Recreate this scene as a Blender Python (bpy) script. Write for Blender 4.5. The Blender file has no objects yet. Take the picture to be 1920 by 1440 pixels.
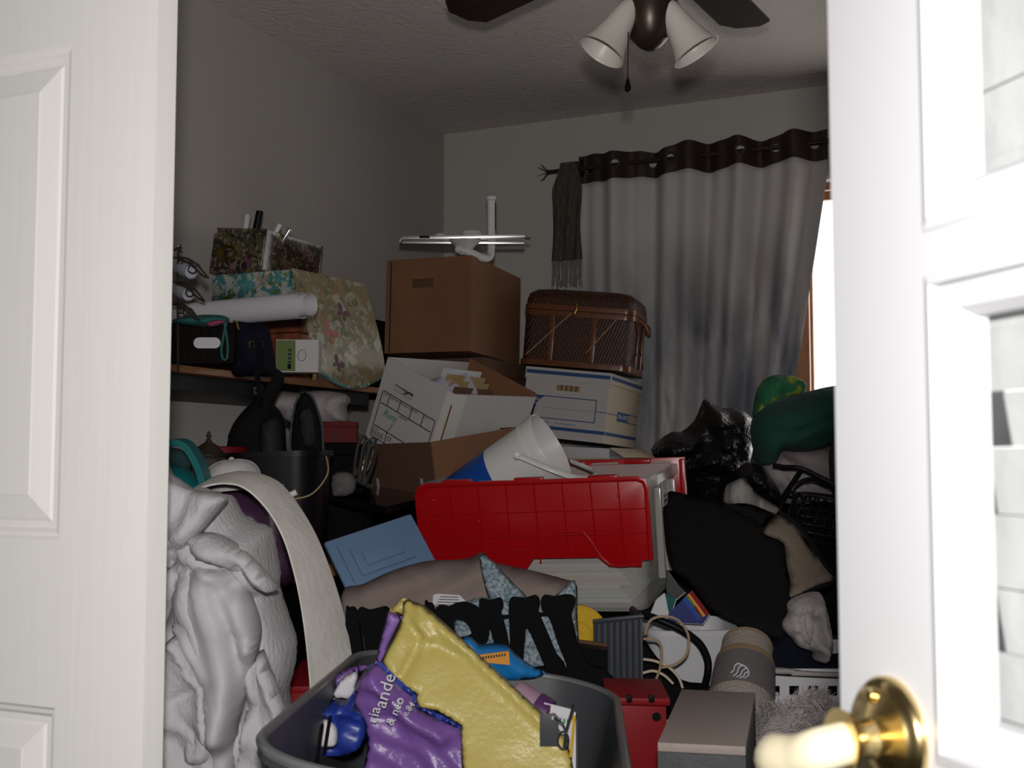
import bpy, bmesh, math, random
from mathutils import Vector, Matrix, Euler, noise, geometry
R_ = math.radians
random.seed(7)
S = bpy.context.scene
COL = S.collection
# ------------------------------------------------------------------ camera, world, flash, exposure
FPX, EYE, PITCH, YAW = 2180.0, 1.12, math.atan(148/2180), R_(24)
cam_d = bpy.data.cameras.new('camera'); cam = bpy.data.objects.new('camera', cam_d); COL.objects.link(cam)
cam_d.sensor_width = 36; cam_d.lens = 36*FPX/1920; cam_d.clip_start = .02
cam.location = (0, 0, EYE); cam.rotation_euler = (math.pi/2+PITCH, 0, YAW)
cam_d.dof.use_dof = True; cam_d.dof.focus_distance = 2.9; cam_d.dof.aperture_fstop = 11.0
S.camera = cam
w = bpy.data.worlds.new('overcast_sky'); S.world = w; w.use_nodes = True
w.node_tree.nodes['Background'].inputs[0].default_value = (1, .97, .93, 1)
w.node_tree.nodes['Background'].inputs[1].default_value = 3.0
FL = bpy.data.lights.new('camera_flash', 'SPOT'); fo = bpy.data.objects.new('camera_flash', FL); COL.objects.link(fo)
FL.energy = 106; FL.spot_size = R_(100); FL.spot_blend = .6; FL.shadow_soft_size = .030; FL.color = (1, .97, .95)
fo.rotation_euler = cam.rotation_euler
S.view_settings.view_transform = 'Standard'; S.view_settings.look = 'None'
S.view_settings.gamma = 1; S.view_settings.use_curve_mapping = False; S.view_settings.exposure = 0

F0 = Vector((-math.sin(YAW), math.cos(YAW), 0)); RT = Vector((math.cos(YAW), math.sin(YAW), 0)); ZZ = Vector((0, 0, 1))
FW = F0*math.cos(PITCH)+ZZ*math.sin(PITCH); UP = -F0*math.sin(PITCH)+ZZ*math.cos(PITCH); CC = Vector((0, 0, EYE))
fo.location = CC+UP*.115-FW*.03+RT*.0
def ray(px, py): return FW+RT*((px-960)/FPX)-UP*((py-720)/FPX)
def at(px, py, d): return CC+ray(px, py)*d
def ony(px, py, Y): r = ray(px, py); return CC+r*(Y/r.y)
def onx(px, py, X): r = ray(px, py); return CC+r*(X/r.x)
def onz(px, py, Z): r = ray(px, py); return CC+r*((Z-EYE)/r.z)
def onpl(px, py, P, n): r = ray(px, py); return CC+r*((P-CC).dot(n)/r.dot(n))

# ------------------------------------------------------------------ materials
MATS = {}
def mat(name, col, rough=.6, metal=0., bump=0., bs=40., col2=None, cs=8., cstretch=(1,1,1), mix=(.4,.6), spec=.5, bstretch=(1,1,1), sheen=0., kind='NOISE', coat=0.):
    if name in MATS: return MATS[name]
    m = bpy.data.materials.new(name); m.use_nodes = True; nt = m.node_tree; b = nt.nodes['Principled BSDF']
    b.inputs['Base Color'].default_value = (*col, 1); b.inputs['Roughness'].default_value = rough
    b.inputs['Metallic'].default_value = metal; b.inputs['Specular IOR Level'].default_value = spec
    if sheen: b.inputs['Sheen Weight'].default_value = sheen
    if coat: b.inputs['Coat Weight'].default_value = coat
    tc = nt.nodes.new('ShaderNodeTexCoord')
    def tex(scale, st, det=4):
        mp = nt.nodes.new('ShaderNodeMapping'); mp.inputs['Scale'].default_value = st
        nt.links.new(tc.outputs['Object'], mp.inputs[0])
        t = nt.nodes.new('ShaderNodeTexNoise' if kind == 'NOISE' else 'ShaderNodeTexVoronoi')
        t.inputs['Scale'].default_value = scale
        if kind == 'NOISE': t.inputs['Detail'].default_value = det
        nt.links.new(mp.outputs[0], t.inputs['Vector'])
        return t.outputs[0]
    if col2 is not None:
        o = tex(cs, cstretch); r = nt.nodes.new('ShaderNodeValToRGB')
        r.color_ramp.elements[0].position, r.color_ramp.elements[1].position = mix
        r.color_ramp.elements[0].color = (*col, 1); r.color_ramp.elements[1].color = (*col2, 1)
        nt.links.new(o, r.inputs[0]); nt.links.new(r.outputs[0], b.inputs['Base Color'])
    if bump:
        kind = 'NOISE'
        o = tex(bs, bstretch, 5); bn = nt.nodes.new('ShaderNodeBump'); bn.inputs['Strength'].default_value = bump
        bn.inputs['Distance'].default_value = .01
        nt.links.new(o, bn.inputs['Height']); nt.links.new(bn.outputs[0], b.inputs['Normal'])
    MATS[name] = m; return m
def floral(name, ground, cols, sc=14., rough=.35, dens=.33):
    m = bpy.data.materials.new(name); m.use_nodes = True; nt = m.node_tree; b = nt.nodes['Principled BSDF']; b.inputs['Roughness'].default_value = rough
    tc = nt.nodes.new('ShaderNodeTexCoord')
    nz = nt.nodes.new('ShaderNodeTexNoise'); nz.inputs['Scale'].default_value = sc*1.7; nt.links.new(tc.outputs['Object'], nz.inputs['Vector'])
    mx = nt.nodes.new('ShaderNodeMix'); mx.data_type = 'VECTOR'; mx.inputs[0].default_value = .09
    nt.links.new(tc.outputs['Object'], mx.inputs[4]); nt.links.new(nz.outputs['Color'], mx.inputs[5])
    prev = None
    g = nt.nodes.new('ShaderNodeRGB'); g.outputs[0].default_value = (*ground, 1); prev = g.outputs[0]
    for i, c in enumerate(cols):
        mp = nt.nodes.new('ShaderNodeMapping'); mp.inputs['Location'].default_value = (i*3.7, i*1.9, i*2.3)
        nt.links.new(mx.outputs[1], mp.inputs[0])
        v = nt.nodes.new('ShaderNodeTexVoronoi'); v.inputs['Scale'].default_value = sc*(1+.35*i); nt.links.new(mp.outputs[0], v.inputs['Vector'])
        r = nt.nodes.new('ShaderNodeValToRGB'); r.color_ramp.elements[0].position = dens; r.color_ramp.elements[1].position = dens+.12
        r.color_ramp.elements[0].color = (1, 1, 1, 1); r.color_ramp.elements[1].color = (0, 0, 0, 1)
        nt.links.new(v.outputs['Distance'], r.inputs[0])
        k = nt.nodes.new('ShaderNodeMix'); k.data_type = 'RGBA'; nt.links.new(r.outputs[0], k.inputs[0])
        nt.links.new(prev, k.inputs[6]); k.inputs[7].default_value = (*c, 1); prev = k.outputs[2]
    nt.links.new(prev, b.inputs['Base Color']); return m
def clear(name, col, t=.5, rough=.25):
    m = bpy.data.materials.new(name); m.use_nodes = True; nt = m.node_tree; b = nt.nodes['Principled BSDF']
    b.inputs['Base Color'].default_value = (*col, 1); b.inputs['Roughness'].default_value = rough
    tr = nt.nodes.new('ShaderNodeBsdfTransparent'); mx = nt.nodes.new('ShaderNodeMixShader'); mx.inputs[0].default_value = t
    nt.links.new(b.outputs[0], mx.inputs[1]); nt.links.new(tr.outputs[0], mx.inputs[2])
    nt.links.new(mx.outputs[0], nt.nodes['Material Output'].inputs[0]); return m

M = dict(
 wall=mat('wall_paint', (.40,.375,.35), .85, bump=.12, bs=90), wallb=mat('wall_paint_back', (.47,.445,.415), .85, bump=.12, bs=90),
 ceil=mat('ceiling_texture', (.62,.575,.545), .95, bump=.6, bs=60), carpet=mat('carpet', (.16,.13,.11), .95, bump=.6, bs=200),
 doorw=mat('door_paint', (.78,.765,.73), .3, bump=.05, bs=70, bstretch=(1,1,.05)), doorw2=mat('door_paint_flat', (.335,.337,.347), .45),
 brass=mat('brass', (.78,.60,.28), .18, 1.), ivory=mat('ivory_plastic', (.40,.36,.25), .35), chrome=mat('chrome', (.55,.55,.57), .15, 1.),
 dchrome=mat('dark_chrome', (.07,.065,.06), .22, .6), alu=mat('aluminium', (.62,.62,.64), .3, 1.),
 black=mat('black_plastic', (.004,.004,.005), .42, spec=.12), blackm=mat('black_matte', (.004,.004,.0045), .9, spec=.12), blackg=mat('black_gloss', (.006,.006,.007), .1),
 bagblk=mat('black_bag', (.004,.004,.004), .22, bump=1., bs=48, spec=.35), blkcloth=mat('black_cloth', (.006,.006,.007), .95, bump=.4, bs=60, spec=.12),
 bronze=mat('bronze', (.05,.035,.025), .35, .6), shade=mat('shade_glass', (.62,.58,.52), .4), wood=mat('tan_wood', (.30,.15,.07), .4, col2=(.24,.11,.05), cs=4, cstretch=(1,1,12)),
 dwood=mat('red_wood', (.13,.035,.018), .35, col2=(.22,.06,.03), cs=5, cstretch=(9,1,9)), winwood=mat('window_wood', (.42,.18,.07), .4, col2=(.3,.12,.05), cs=5, cstretch=(8,8,1)),
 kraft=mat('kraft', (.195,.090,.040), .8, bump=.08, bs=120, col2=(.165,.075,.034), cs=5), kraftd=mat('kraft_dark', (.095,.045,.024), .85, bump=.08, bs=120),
 card=mat('white_card', (.46,.44,.43), .75), cardy=mat('cream_card', (.47,.40,.30), .8), ink=mat('black_ink', (.01,.01,.01), .7), blueink=mat('blue_ink', (.01,.06,.19), .6),
 green=mat('green_ink', (.03,.22,.08), .7), paper=mat('paper', (.52,.51,.54), .7), paper2=mat('paper_blueish', (.36,.37,.43), .8),
 red=mat('red_plastic', (.36,.003,.006), .25, spec=.35), dred2=mat('maroon_card', (.105,.004,.006), .6, spec=.15), dred=mat('dark_red', (.19,.006,.009), .5, spec=.2), blue=mat('blue_plastic', (.008,.065,.32), .35),
 white=mat('white_plastic', (.62,.62,.60), .35), grayw=mat('grey_white_plastic', (.48,.48,.50), .5), steelb=mat('steel_blue_plastic', (.12,.20,.33), .45, bump=.05, bs=300),
 gray=mat('grey_plastic', (.050,.053,.058), .45, spec=.25), clearp=clear('clear_plastic', (.58,.57,.53), .66, .15), glass=clear('door_glass', (.02,.025,.025), .88, .04),
 robe=mat('robe_cloth', (.42,.405,.42), .9, bump=.32, bs=150, bstretch=(1,1,.45)), wcloth=mat('white_cloth', (.30,.275,.27), .9, bump=.5, bs=40), wclothp=mat('white_pink_cloth', (.26,.24,.24), .9, bump=.35, bs=30, col2=(.20,.15,.155), cs=9),
 mauve=mat('mauve_denim', (.215,.165,.147), .9, bump=.2, bs=160), tweed=mat('blue_tweed', (.10,.16,.20), .9, bump=.3, bs=200, col2=(.30,.34,.37), cs=150),
 teal=mat('teal_cloth', (.005,.085,.08), .8, bump=.3, bs=60), tealp=mat('teal_plastic', (.004,.105,.11), .5, spec=.2), navy=mat('navy_cloth', (.006,.0065,.014), .9, bump=.4, bs=90, spec=.1),
 pink=mat('pink_cloth', (.22,.03,.09), .8), cap=mat('grey_cap', (.43,.42,.42), .85, bump=.2, bs=150), cream=mat('cream_vinyl', (.76,.73,.69), .5, bump=.2, bs=50, col2=(.70,.67,.62), cs=16),
 dgreen=mat('green_fleece', (.005,.050,.036), .95, bump=.4, bs=60, sheen=.0), gy=mat('green_yellow_cloth', (.015,.13,.05), .9, bump=.4, bs=40, col2=(.30,.33,.02), cs=9, mix=(.52,.58)),
 yellow=mat('yellow_bag', (.43,.35,.098), .36, bump=.14, bs=130, spec=.4), yell=mat('yellow_plastic', (.52,.32,.012), .35), purple=mat('purple_bag', (.155,.075,.27), .34, bump=.14, bs=110, spec=.4),
 purple2=mat('purple_lining', (.19,.10,.33), .5), dpurple=mat('dark_purple', (.05,.02,.05), .3), bluebag=mat('blue_bag_trim', (.012,.03,.22), .4, bump=.2, bs=40), cyan=mat('bright_blue_plastic', (.01,.16,.42), .4, bump=.25, bs=40),
 orange=mat('orange_label', (.60,.25,.015), .5), rug=mat('charcoal_rug', (.010,.0095,.009), .98, spec=.1, bump=.5, bs=220), rugb=mat('rug_backing', (.17,.135,.10), .9, bump=.5, bs=260),
 foam=mat('beige_knit', (.27,.235,.20), .9, bump=.5, bs=220), band=mat('grey_band', (.10,.09,.09), .8), tanb=mat('tan_band', (.22,.15,.08), .8), beige=mat('beige_board', (.27,.225,.20), .6, bump=.12, bs=70),
 fur=mat('fur', (.36,.32,.315), .9, col2=(.24,.215,.22), cs=14), scarf=mat('olive_scarf', (.052,.048,.034), .95, bump=.9, bs=120, col2=(.09,.085,.065), cs=160, cstretch=(1,1,.15)), scarf2=mat('olive_fringe', (.17,.165,.14), .95),
 cband=mat('curtain_band', (.022,.010,.008), .6, bump=.2, bs=60, bstretch=(4,4,.2)), wick=None, bamb=mat('bamboo', (.125,.036,.011), .3, bump=.1, bs=30),
 jute=mat('jute', (.30,.22,.13), .8), gold=mat('antique_gold', (.42,.30,.06), .3, 1.), leafgreen=mat('green_print', (.075,.125,.012), .6), mesh=mat('dark_crate', (.007,.005,.004), .8, bump=.5, bs=120, spec=.1),
 grayc=mat('dark_grey_panel', (.05,.052,.056), .7, bump=.3, bs=60), dnavy=mat('dark_ribbed', (.028,.032,.042), .5), folder=mat('manila', (.34,.24,.11), .8), brownp=mat('brown_folder', (.12,.06,.03), .8), wall2=mat('hall_paint', (.45,.43,.41), .9),
 grp=mat('grey_patch', (.040,.040,.042), .6, bump=.2, bs=80, col2=(.055,.055,.056), cs=20), ppr=mat('white_tile_paper', (.40,.41,.405), .6, bump=.15, bs=40, col2=(.36,.37,.365), cs=9), lav=mat('lavender_lid', (.30,.18,.24), .4))
def weave(name, c1, c2, sc):
    m = bpy.data.materials.new(name); m.use_nodes = True; nt = m.node_tree; b = nt.nodes['Principled BSDF']; b.inputs['Roughness'].default_value = .36
    tc = nt.nodes.new('ShaderNodeTexCoord'); o = []
    for ang in (40, -40):
        mp = nt.nodes.new('ShaderNodeMapping'); mp.inputs['Rotation'].default_value = (R_(ang), R_(ang), R_(ang*.5)); nt.links.new(tc.outputs['Object'], mp.inputs[0])
        wv = nt.nodes.new('ShaderNodeTexWave'); wv.inputs['Scale'].default_value = sc; wv.inputs['Distortion'].default_value = .6; wv.inputs['Detail'].default_value = 1; nt.links.new(mp.outputs[0], wv.inputs['Vector']); o.append(wv.outputs['Fac'])
    mu = nt.nodes.new('ShaderNodeMath'); mu.operation = 'MULTIPLY'; nt.links.new(o[0], mu.inputs[0]); nt.links.new(o[1], mu.inputs[1])
    r = nt.nodes.new('ShaderNodeValToRGB'); r.color_ramp.elements[0].color = (*c2, 1); r.color_ramp.elements[1].color = (*c1, 1); r.color_ramp.elements[1].position = .6
    nt.links.new(mu.outputs[0], r.inputs[0]); nt.links.new(r.outputs[0], b.inputs['Base Color'])
    bn = nt.nodes.new('ShaderNodeBump'); bn.inputs['Strength'].default_value = .8; bn.inputs['Distance'].default_value = .003; nt.links.new(mu.outputs[0], bn.inputs['Height']); nt.links.new(bn.outputs[0], b.inputs['Normal']); return m
M['wick'] = weave('wicker_weave', (.10,.030,.012), (.022,.007,.003), 42)
M['fdark'] = floral('dark_floral', (.035,.028,.022), [(.10,.085,.03), (.13,.045,.075), (.05,.065,.03), (.02,.016,.02), (.18,.15,.10)], 20, .2)
M['fteal'] = floral('teal_floral', (.055,.20,.20), [(.09,.26,.25), (.34,.37,.32), (.09,.13,.03), (.40,.40,.36)], 16, .4, .3)
M['fbeig'] = floral('beige_floral', (.23,.175,.095), [(.10,.11,.045), (.36,.36,.30), (.28,.21,.12), (.30,.28,.22), (.16,.16,.10)], 15, .35, .3)
def curtain_mat():
    m = bpy.data.materials.new('printed_curtain'); m.use_nodes = True; nt = m.node_tree; b = nt.nodes['Principled BSDF']; b.inputs['Roughness'].default_value = .9
    tc = nt.nodes.new('ShaderNodeTexCoord'); prev = nt.nodes.new('ShaderNodeRGB').outputs[0]; prev.default_value = (.50,.475,.455,1)
    sx = nt.nodes.new('ShaderNodeSeparateXYZ'); nt.links.new(tc.outputs['Object'], sx.inputs[0])
    for i, (c, sc, st, lo, hi, zt) in enumerate([((.17,.18,.215), 3.4, (1.7,.2,.30), .38, .54, 2.0), ((.20,.10,.10), 3.0, (2.6,.2,.3), .55, .64, 1.95), ((.065,.07,.095), 4.0, (2.2,.2,.4), .48, .62, 1.95)]):
        mp = nt.nodes.new('ShaderNodeMapping'); mp.inputs['Scale'].default_value = st; mp.inputs['Location'].default_value = (i*5.3+.7, 0, i*2.1)
        nt.links.new(tc.outputs['Object'], mp.inputs[0]); t = nt.nodes.new('ShaderNodeTexNoise'); t.inputs['Scale'].default_value = sc; t.inputs['Detail'].default_value = 6
        nt.links.new(mp.outputs[0], t.inputs['Vector']); r = nt.nodes.new('ShaderNodeMapRange'); r.inputs[1].default_value = lo; r.inputs[2].default_value = hi; nt.links.new(t.outputs[0], r.inputs[0])
        zr = nt.nodes.new('ShaderNodeMapRange'); zr.inputs[1].default_value = zt; zr.inputs[2].default_value = zt-.5; nt.links.new(sx.outputs[2], zr.inputs[0])
        mu = nt.nodes.new('ShaderNodeMath'); mu.operation = 'MULTIPLY'; nt.links.new(r.outputs[0], mu.inputs[0]); nt.links.new(zr.outputs[0], mu.inputs[1])
        k = nt.nodes.new('ShaderNodeMix'); k.data_type = 'RGBA'; nt.links.new(mu.outputs[0], k.inputs[0]); nt.links.new(prev, k.inputs[6]); k.inputs[7].default_value = (*c, 1); prev = k.outputs[2]
    nt.links.new(prev, b.inputs['Base Color']); return m
M['curt'] = curtain_mat()

# ------------------------------------------------------------------ mesh helpers
class MB:
    def __init__(s): s.v = []; s.f = []
    def add(s, vs, fs):
        o = len(s.v); s.v += [Vector(v) for v in vs]; s.f += [[i+o for i in f] for f in fs]; return s
    def box(s, a, b):
        x0,y0,z0 = a; x1,y1,z1 = b
        return s.add([(x0,y0,z0),(x1,y0,z0),(x1,y1,z0),(x0,y1,z0),(x0,y0,z1),(x1,y0,z1),(x1,y1,z1),(x0,y1,z1)], [(3,2,1,0),(4,5,6,7),(0,1,5,4),(1,2,6,5),(2,3,7,6),(3,0,4,7)])
    def hexa(s, p):  # 8 points: bottom 4, top 4
        return s.add(p, [(3,2,1,0),(4,5,6,7),(0,1,5,4),(1,2,6,5),(2,3,7,6),(3,0,4,7)])
    def prism(s, poly, n, t):  # poly of 3D points, extruded by n*t
        k = len(poly); n = Vector(n)*t; p = [Vector(q) for q in poly]
        return s.add(p+[q+n for q in p], [list(range(k))[::-1], [k+i for i in range(k)]]+[(i,(i+1)%k,k+(i+1)%k,k+i) for i in range(k)])
    def tube(s, pts, r, n=8, closed=False, smooth=0, flat=1., cap=True):
        pts = [Vector(p) for p in pts]
        if smooth: pts = cat(pts, smooth, closed)
        N = len(pts); rs = r if isinstance(r, (list, tuple)) else [r]*N
        if len(rs) != N: rs = [rs[0]+(rs[-1]-rs[0])*i/(N-1) for i in range(N)]
        t0 = (pts[1]-pts[0]).normalized(); u = t0.orthogonal().normalized(); o = len(s.v)
        for i, p in enumerate(pts):
            a = pts[(i-1) % N] if (closed or i) else p; b = pts[(i+1) % N] if (closed or i < N-1) else p
            t = (b-a).normalized(); u = (u-t*u.dot(t)).normalized(); w_ = t.cross(u)
            for k in range(n): q = 2*math.pi*k/n; s.v.append(p+(u*math.cos(q)+w_*math.sin(q)*flat)*rs[i])
        for i in range(N if closed else N-1):
            for k in range(n):
                a = o+i*n; b = o+((i+1) % N)*n; s.f.append([a+k, a+(k+1) % n, b+(k+1) % n, b+k])
        if not closed and cap: s.f.append([o+k for k in range(n)][::-1]); s.f.append([o+(N-1)*n+k for k in range(n)])
        return s
    def lathe(s, prof, n=24, mtx=None, sx=1., sy=1.):
        o = len(s.v); mtx = mtx or Matrix()
        for r, z in prof:
            for k in range(n): q = 2*math.pi*k/n; s.v.append(mtx @ Vector((r*math.cos(q)*sx, r*math.sin(q)*sy, z)))
        for i in range(len(prof)-1):
            for k in range(n): a = o+i*n; b = a+n; s.f.append([a+k, a+(k+1) % n, b+(k+1) % n, b+k])
        s.f.append([o+k for k in range(n)][::-1]); s.f.append([o+(len(prof)-1)*n+k for k in range(n)])
        return s
    def cells(s, xs, zs, keep, t, y0=0.):  # thick panel in xz plane with cells cut out; front at y0, back y0+t
        nx, nz = len(xs)-1, len(zs)-1
        K = lambda i, j: 0 <= i < nx and 0 <= j < nz and keep(i, j)
        for i in range(nx):
            for j in range(nz):
                if not K(i, j): continue
                a, b, c, d = xs[i], xs[i+1], zs[j], zs[j+1]
                s.add([(a,y0,c),(b,y0,c),(b,y0,d),(a,y0,d)], [(0,1,2,3)]); s.add([(a,y0+t,c),(b,y0+t,c),(b,y0+t,d),(a,y0+t,d)], [(3,2,1,0)])
                if not K(i-1, j): s.add([(a,y0,c),(a,y0,d),(a,y0+t,d),(a,y0+t,c)], [(0,1,2,3)])
                if not K(i+1, j): s.add([(b,y0,c),(b,y0,d),(b,y0+t,d),(b,y0+t,c)], [(3,2,1,0)])
                if not K(i, j-1): s.add([(a,y0,c),(b,y0,c),(b,y0+t,c),(a,y0+t,c)], [(3,2,1,0)])
                if not K(i, j+1): s.add([(a,y0,d),(b,y0,d),(b,y0+t,d),(a,y0+t,d)], [(0,1,2,3)])
        return s
    def xf(s, m): s.v = [m @ v for v in s.v]; return s
def cat(p, k, closed=False):
    out = []; n = len(p)
    for i in range(n if closed else n-1):
        a, b, c, d = (p[(i-1) % n], p[i], p[(i+1) % n], p[(i+2) % n]) if closed else (p[max(i-1,0)], p[i], p[i+1], p[min(i+2,n-1)])
        for j in range(k):
            t = j/k; out.append(.5*((2*b)+(c-a)*t+(2*a-5*b+4*c-d)*t*t+(3*b-a-3*c+d)*t**3))
    if not closed: out.append(p[-1])
    return out
def ob(name, mb, m, parent=None, bevel=0., smooth=False, label=None, cat_=None, group=None, kind=None, seg=2, angle=40):
    me = bpy.data.meshes.new(name)
    if isinstance(mb, MB):
        bm = bmesh.new(); vs = [bm.verts.new(v) for v in mb.v]
        for f in mb.f:
            try: bm.faces.new([vs[i] for i in f])
            except ValueError: pass
        bmesh.ops.remove_doubles(bm, verts=bm.verts, dist=1e-5)
        bmesh.ops.recalc_face_normals(bm, faces=bm.faces)
        if bevel:
            es = [e for e in bm.edges if len(e.link_faces) == 2 and e.calc_face_angle(0) > R_(30)]
            bmesh.ops.bevel(bm, geom=es, offset=bevel, segments=seg, affect='EDGES', profile=.6, clamp_overlap=True)
        bm.to_mesh(me); bm.free()
    else: me = mb
    o = bpy.data.objects.new(name, me); COL.objects.link(o)
    for mm in (m if isinstance(m, (list, tuple)) else [m]): me.materials.append(mm)
    if smooth or bevel:
        me.polygons.foreach_set('use_smooth', [True]*len(me.polygons))
        try: me.set_sharp_from_angle(angle=R_(angle))
        except Exception: pass
    if parent: o.parent = parent
    if label: o['label'] = label
    if cat_: o['category'] = cat_
    if group: o['group'] = group
    if kind: o['kind'] = kind
    return o
def root(name, label, cat_, loc=(0,0,0), rot=(0,0,0), group=None):
    o = bpy.data.objects.new(name, None); COL.objects.link(o); o.location = loc; o.rotation_euler = rot; o.empty_display_size = .05
    o['label'] = label; o['category'] = cat_
    if group: o['group'] = group
    return o
def struct(name, mb, m, parent=None, **k):
    return ob(name, mb, m, parent, kind=None if parent else 'structure', **k)
TXT = []
def txt(s, size, m, parent, loc, rot=(0,0,0), name='lettering', sx=1., shear=0.):
    c = bpy.data.curves.new(name, 'FONT'); c.body = s; c.size = size; c.extrude = .0002; c.shear = shear; c.resolution_u = 2
    o = bpy.data.objects.new('t', c); COL.objects.link(o)
    bpy.context.view_layer.update(); me = bpy.data.meshes.new_from_object(o.evaluated_get(bpy.context.evaluated_depsgraph_get()))
    bpy.data.objects.remove(o); me.materials.clear(); r = ob(name, me, m, parent); r.location = loc; r.rotation_euler = rot; r.scale = (sx, 1, 1); return r
XZ = (math.pi/2, 0, 0)       # lettering on a face looking to -y
YZ = (math.pi/2, 0, math.pi/2)  # lettering on a face looking to +x
def base_root(name, label, cat_, ps, group=None):  # a root at the base centre of a set of world points
    c = sum((Vector(p) for p in ps), Vector())/len(ps); c.z = min(Vector(p).z for p in ps)
    return root(name, label, cat_, c, group=group)
def setloc(o):  # move mesh origin of a world-space mesh to its base centre
    me = o.data; n = len(me.vertices)
    c = sum((v.co for v in me.vertices), Vector())/n; c.z = min(v.co.z for v in me.vertices)
    me.transform(Matrix.Translation(-c)); o.location = c; return o
def sdist(p, a, b):
    d = b-a; t = max(0, min(1, (p-a).dot(d)/max(d.length_squared, 1e-12))); return (p-a-d*t).length
def puff(outline, d, thick, res=.016, folds=(), nz=(.012, 9.), wr=None, edge=None, back=.5, d2=None, dy=None, sm=4, seed=0., rid=.0):
    """closed cloth-like lump: px outline on a tilted plane at depth d (d at the top edge, d2 at the bottom), swollen towards the front by thick"""
    ys = [p[1] for p in outline]; y0, y1 = min(ys), max(ys); d2 = d if d2 is None else d2; dm = (d+d2)/2
    dep = lambda py: d+(d2-d)*(py-y0)/(y1-y0)
    o2 = [Vector(p) for p in outline]; sp = cat([v.to_3d() for v in o2], sm, True); k = FPX/dm
    P = [Vector((v.x/k, v.y/k)) for v in sp]
    B = []; L = 0
    for i in range(len(P)):
        a, b = P[i], P[(i+1) % len(P)]; n = max(1, round((b-a).length/res))
        for j in range(n): B.append(a+(b-a)*j/n)
    if thick is None: thick = .05
    xs = [p.x for p in B]; yy = [p.y for p in B]; pts = list(B); nb = len(B); j = 0; y = min(yy)
    def inside(p):
        c = False; n = len(P)
        for i in range(n):
            a, b = P[i], P[i-1]
            if (a.y > p.y) != (b.y > p.y) and p.x < (b.x-a.x)*(p.y-a.y)/(b.y-a.y)+a.x: c = not c
        return c
    def bd(p): return min(sdist(p, P[i], P[i-1]) for i in range(len(P)))
    D = [0.]*nb
    while y < max(yy):
        x = min(xs)+(res/2 if j % 2 else 0)
        while x < max(xs):
            p = Vector((x, y))
            if inside(p):
                e = bd(p)
                if e > res*.45: pts.append(p); D.append(e)
            x += res
        y += res*.87; j += 1
    r = geometry.delaunay_2d_cdt(pts, [(i, (i+1) % nb) for i in range(nb)], [], 1, 1e-6)
    V, Fc, orig = r[0], r[2], r[3]
    eW = edge or max(thick, .03); fl = [([Vector((q[0]/k, q[1]/k)) for q in f[0]], f[1], f[2]) for f in folds]
    front, bk = [], []; isb = []
    for i, v in enumerate(V):
        oi = min(orig[i]) if orig[i] else None
        e = D[oi] if oi is not None and oi < len(D) else 0.
        px, py = v.x*k, v.y*k; q = min(e/eW, 1); h = thick*math.sqrt(max(0, 1-(1-q)**2)); g = min(e/(min(eW,.04)*.5), 1)
        s_ = 0
        for pl, amp, wd in fl:
            dd = min(sdist(v, pl[a], pl[a+1]) for a in range(len(pl)-1)); s_ += amp*(math.exp(-(dd/wd)**2) if amp > 0 else math.exp(-dd/wd))
        if nz: s_ += nz[0]*noise.fractal(Vector((v.x*nz[1]+seed, v.y*nz[1], seed)), 1., 2., 3)
        if rid:
            for oc in range(3): q_ = nz[1]*.9*2**oc; s_ += rid*1.1/1.9**oc*(.35-abs(noise.noise(Vector((v.x*q_+seed*2+oc*7, v.y*q_, seed+5)))))
        if wr:  # (amp, angle, freq across, freq along)
            a = R_(wr[1]); c, n_ = math.cos(a), math.sin(a); 
            w0 = noise.noise(Vector((v.x*11, v.y*11, seed+9)))*.035; ua, ub = v.x*c+v.y*n_, -v.x*n_+v.y*c+w0
            s_ += wr[0]*1.6*(.45-abs(noise.noise(Vector((ua*wr[3], ub*wr[2], seed+2))))**.8)+wr[0]*.5*(.4-abs(noise.noise(Vector((ua*wr[3]*2, ub*wr[2]*2.3, seed+4)))))
        b = at(px, py, dep(py)); front.append(b-FW*(h+s_*g)); isb.append(e < 1e-9)
        bk.append(b+FW*h*back)
    m = MB(); nV = len(V); m.v = front+[bk[i] for i in range(nV)]
    for i in range(nV):
        if isb[i]: m.v[nV+i] = m.v[i].copy()
    m.f = [list(f) for f in Fc]+[[nV+i for i in reversed(f)] for f in Fc]
    return m
def cloth(name, label, cat_, outline, d, thick, m, parent=None, group=None, **k):
    o = ob(name, puff(outline, d, thick, **k), m, parent, smooth=True, angle=180)
    if parent is None:
        setloc(o); o['label'] = label; o['category'] = cat_
        if group: o['group'] = group
    return o
def sheet(fn, nu, nv, t=.002):  # thick parametric sheet
    g = [[Vector(fn(i/nu, j/nv)) for j in range(nv+1)] for i in range(nu+1)]; m = MB(); W = nv+1
    nrm = [[None]*(nv+1) for _ in range(nu+1)]
    for i in range(nu+1):
        for j in range(nv+1):
            a = g[min(i+1,nu)][j]-g[max(i-1,0)][j]; b = g[i][min(j+1,nv)]-g[i][max(j-1,0)]; nrm[i][j] = a.cross(b).normalized()
    A = [g[i][j]+nrm[i][j]*t/2 for i in range(nu+1) for j in range(nv+1)]; B = [g[i][j]-nrm[i][j]*t/2 for i in range(nu+1) for j in range(nv+1)]
    n = len(A); m.v = A+B
    for i in range(nu):
        for j in range(nv):
            q = [i*W+j, (i+1)*W+j, (i+1)*W+j+1, i*W+j+1]; m.f.append(q); m.f.append([n+x for x in q[::-1]])
    rim = [i*W for i in range(nu+1)]+[nu*W+j for j in range(1, nv+1)]+[i*W+nv for i in range(nu-1, -1, -1)]+[j for j in range(nv-1, 0, -1)]
    for i in range(len(rim)): a, b = rim[i], rim[(i+1) % len(rim)]; m.f.append([a, b, n+b, n+a])
    return m
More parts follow.
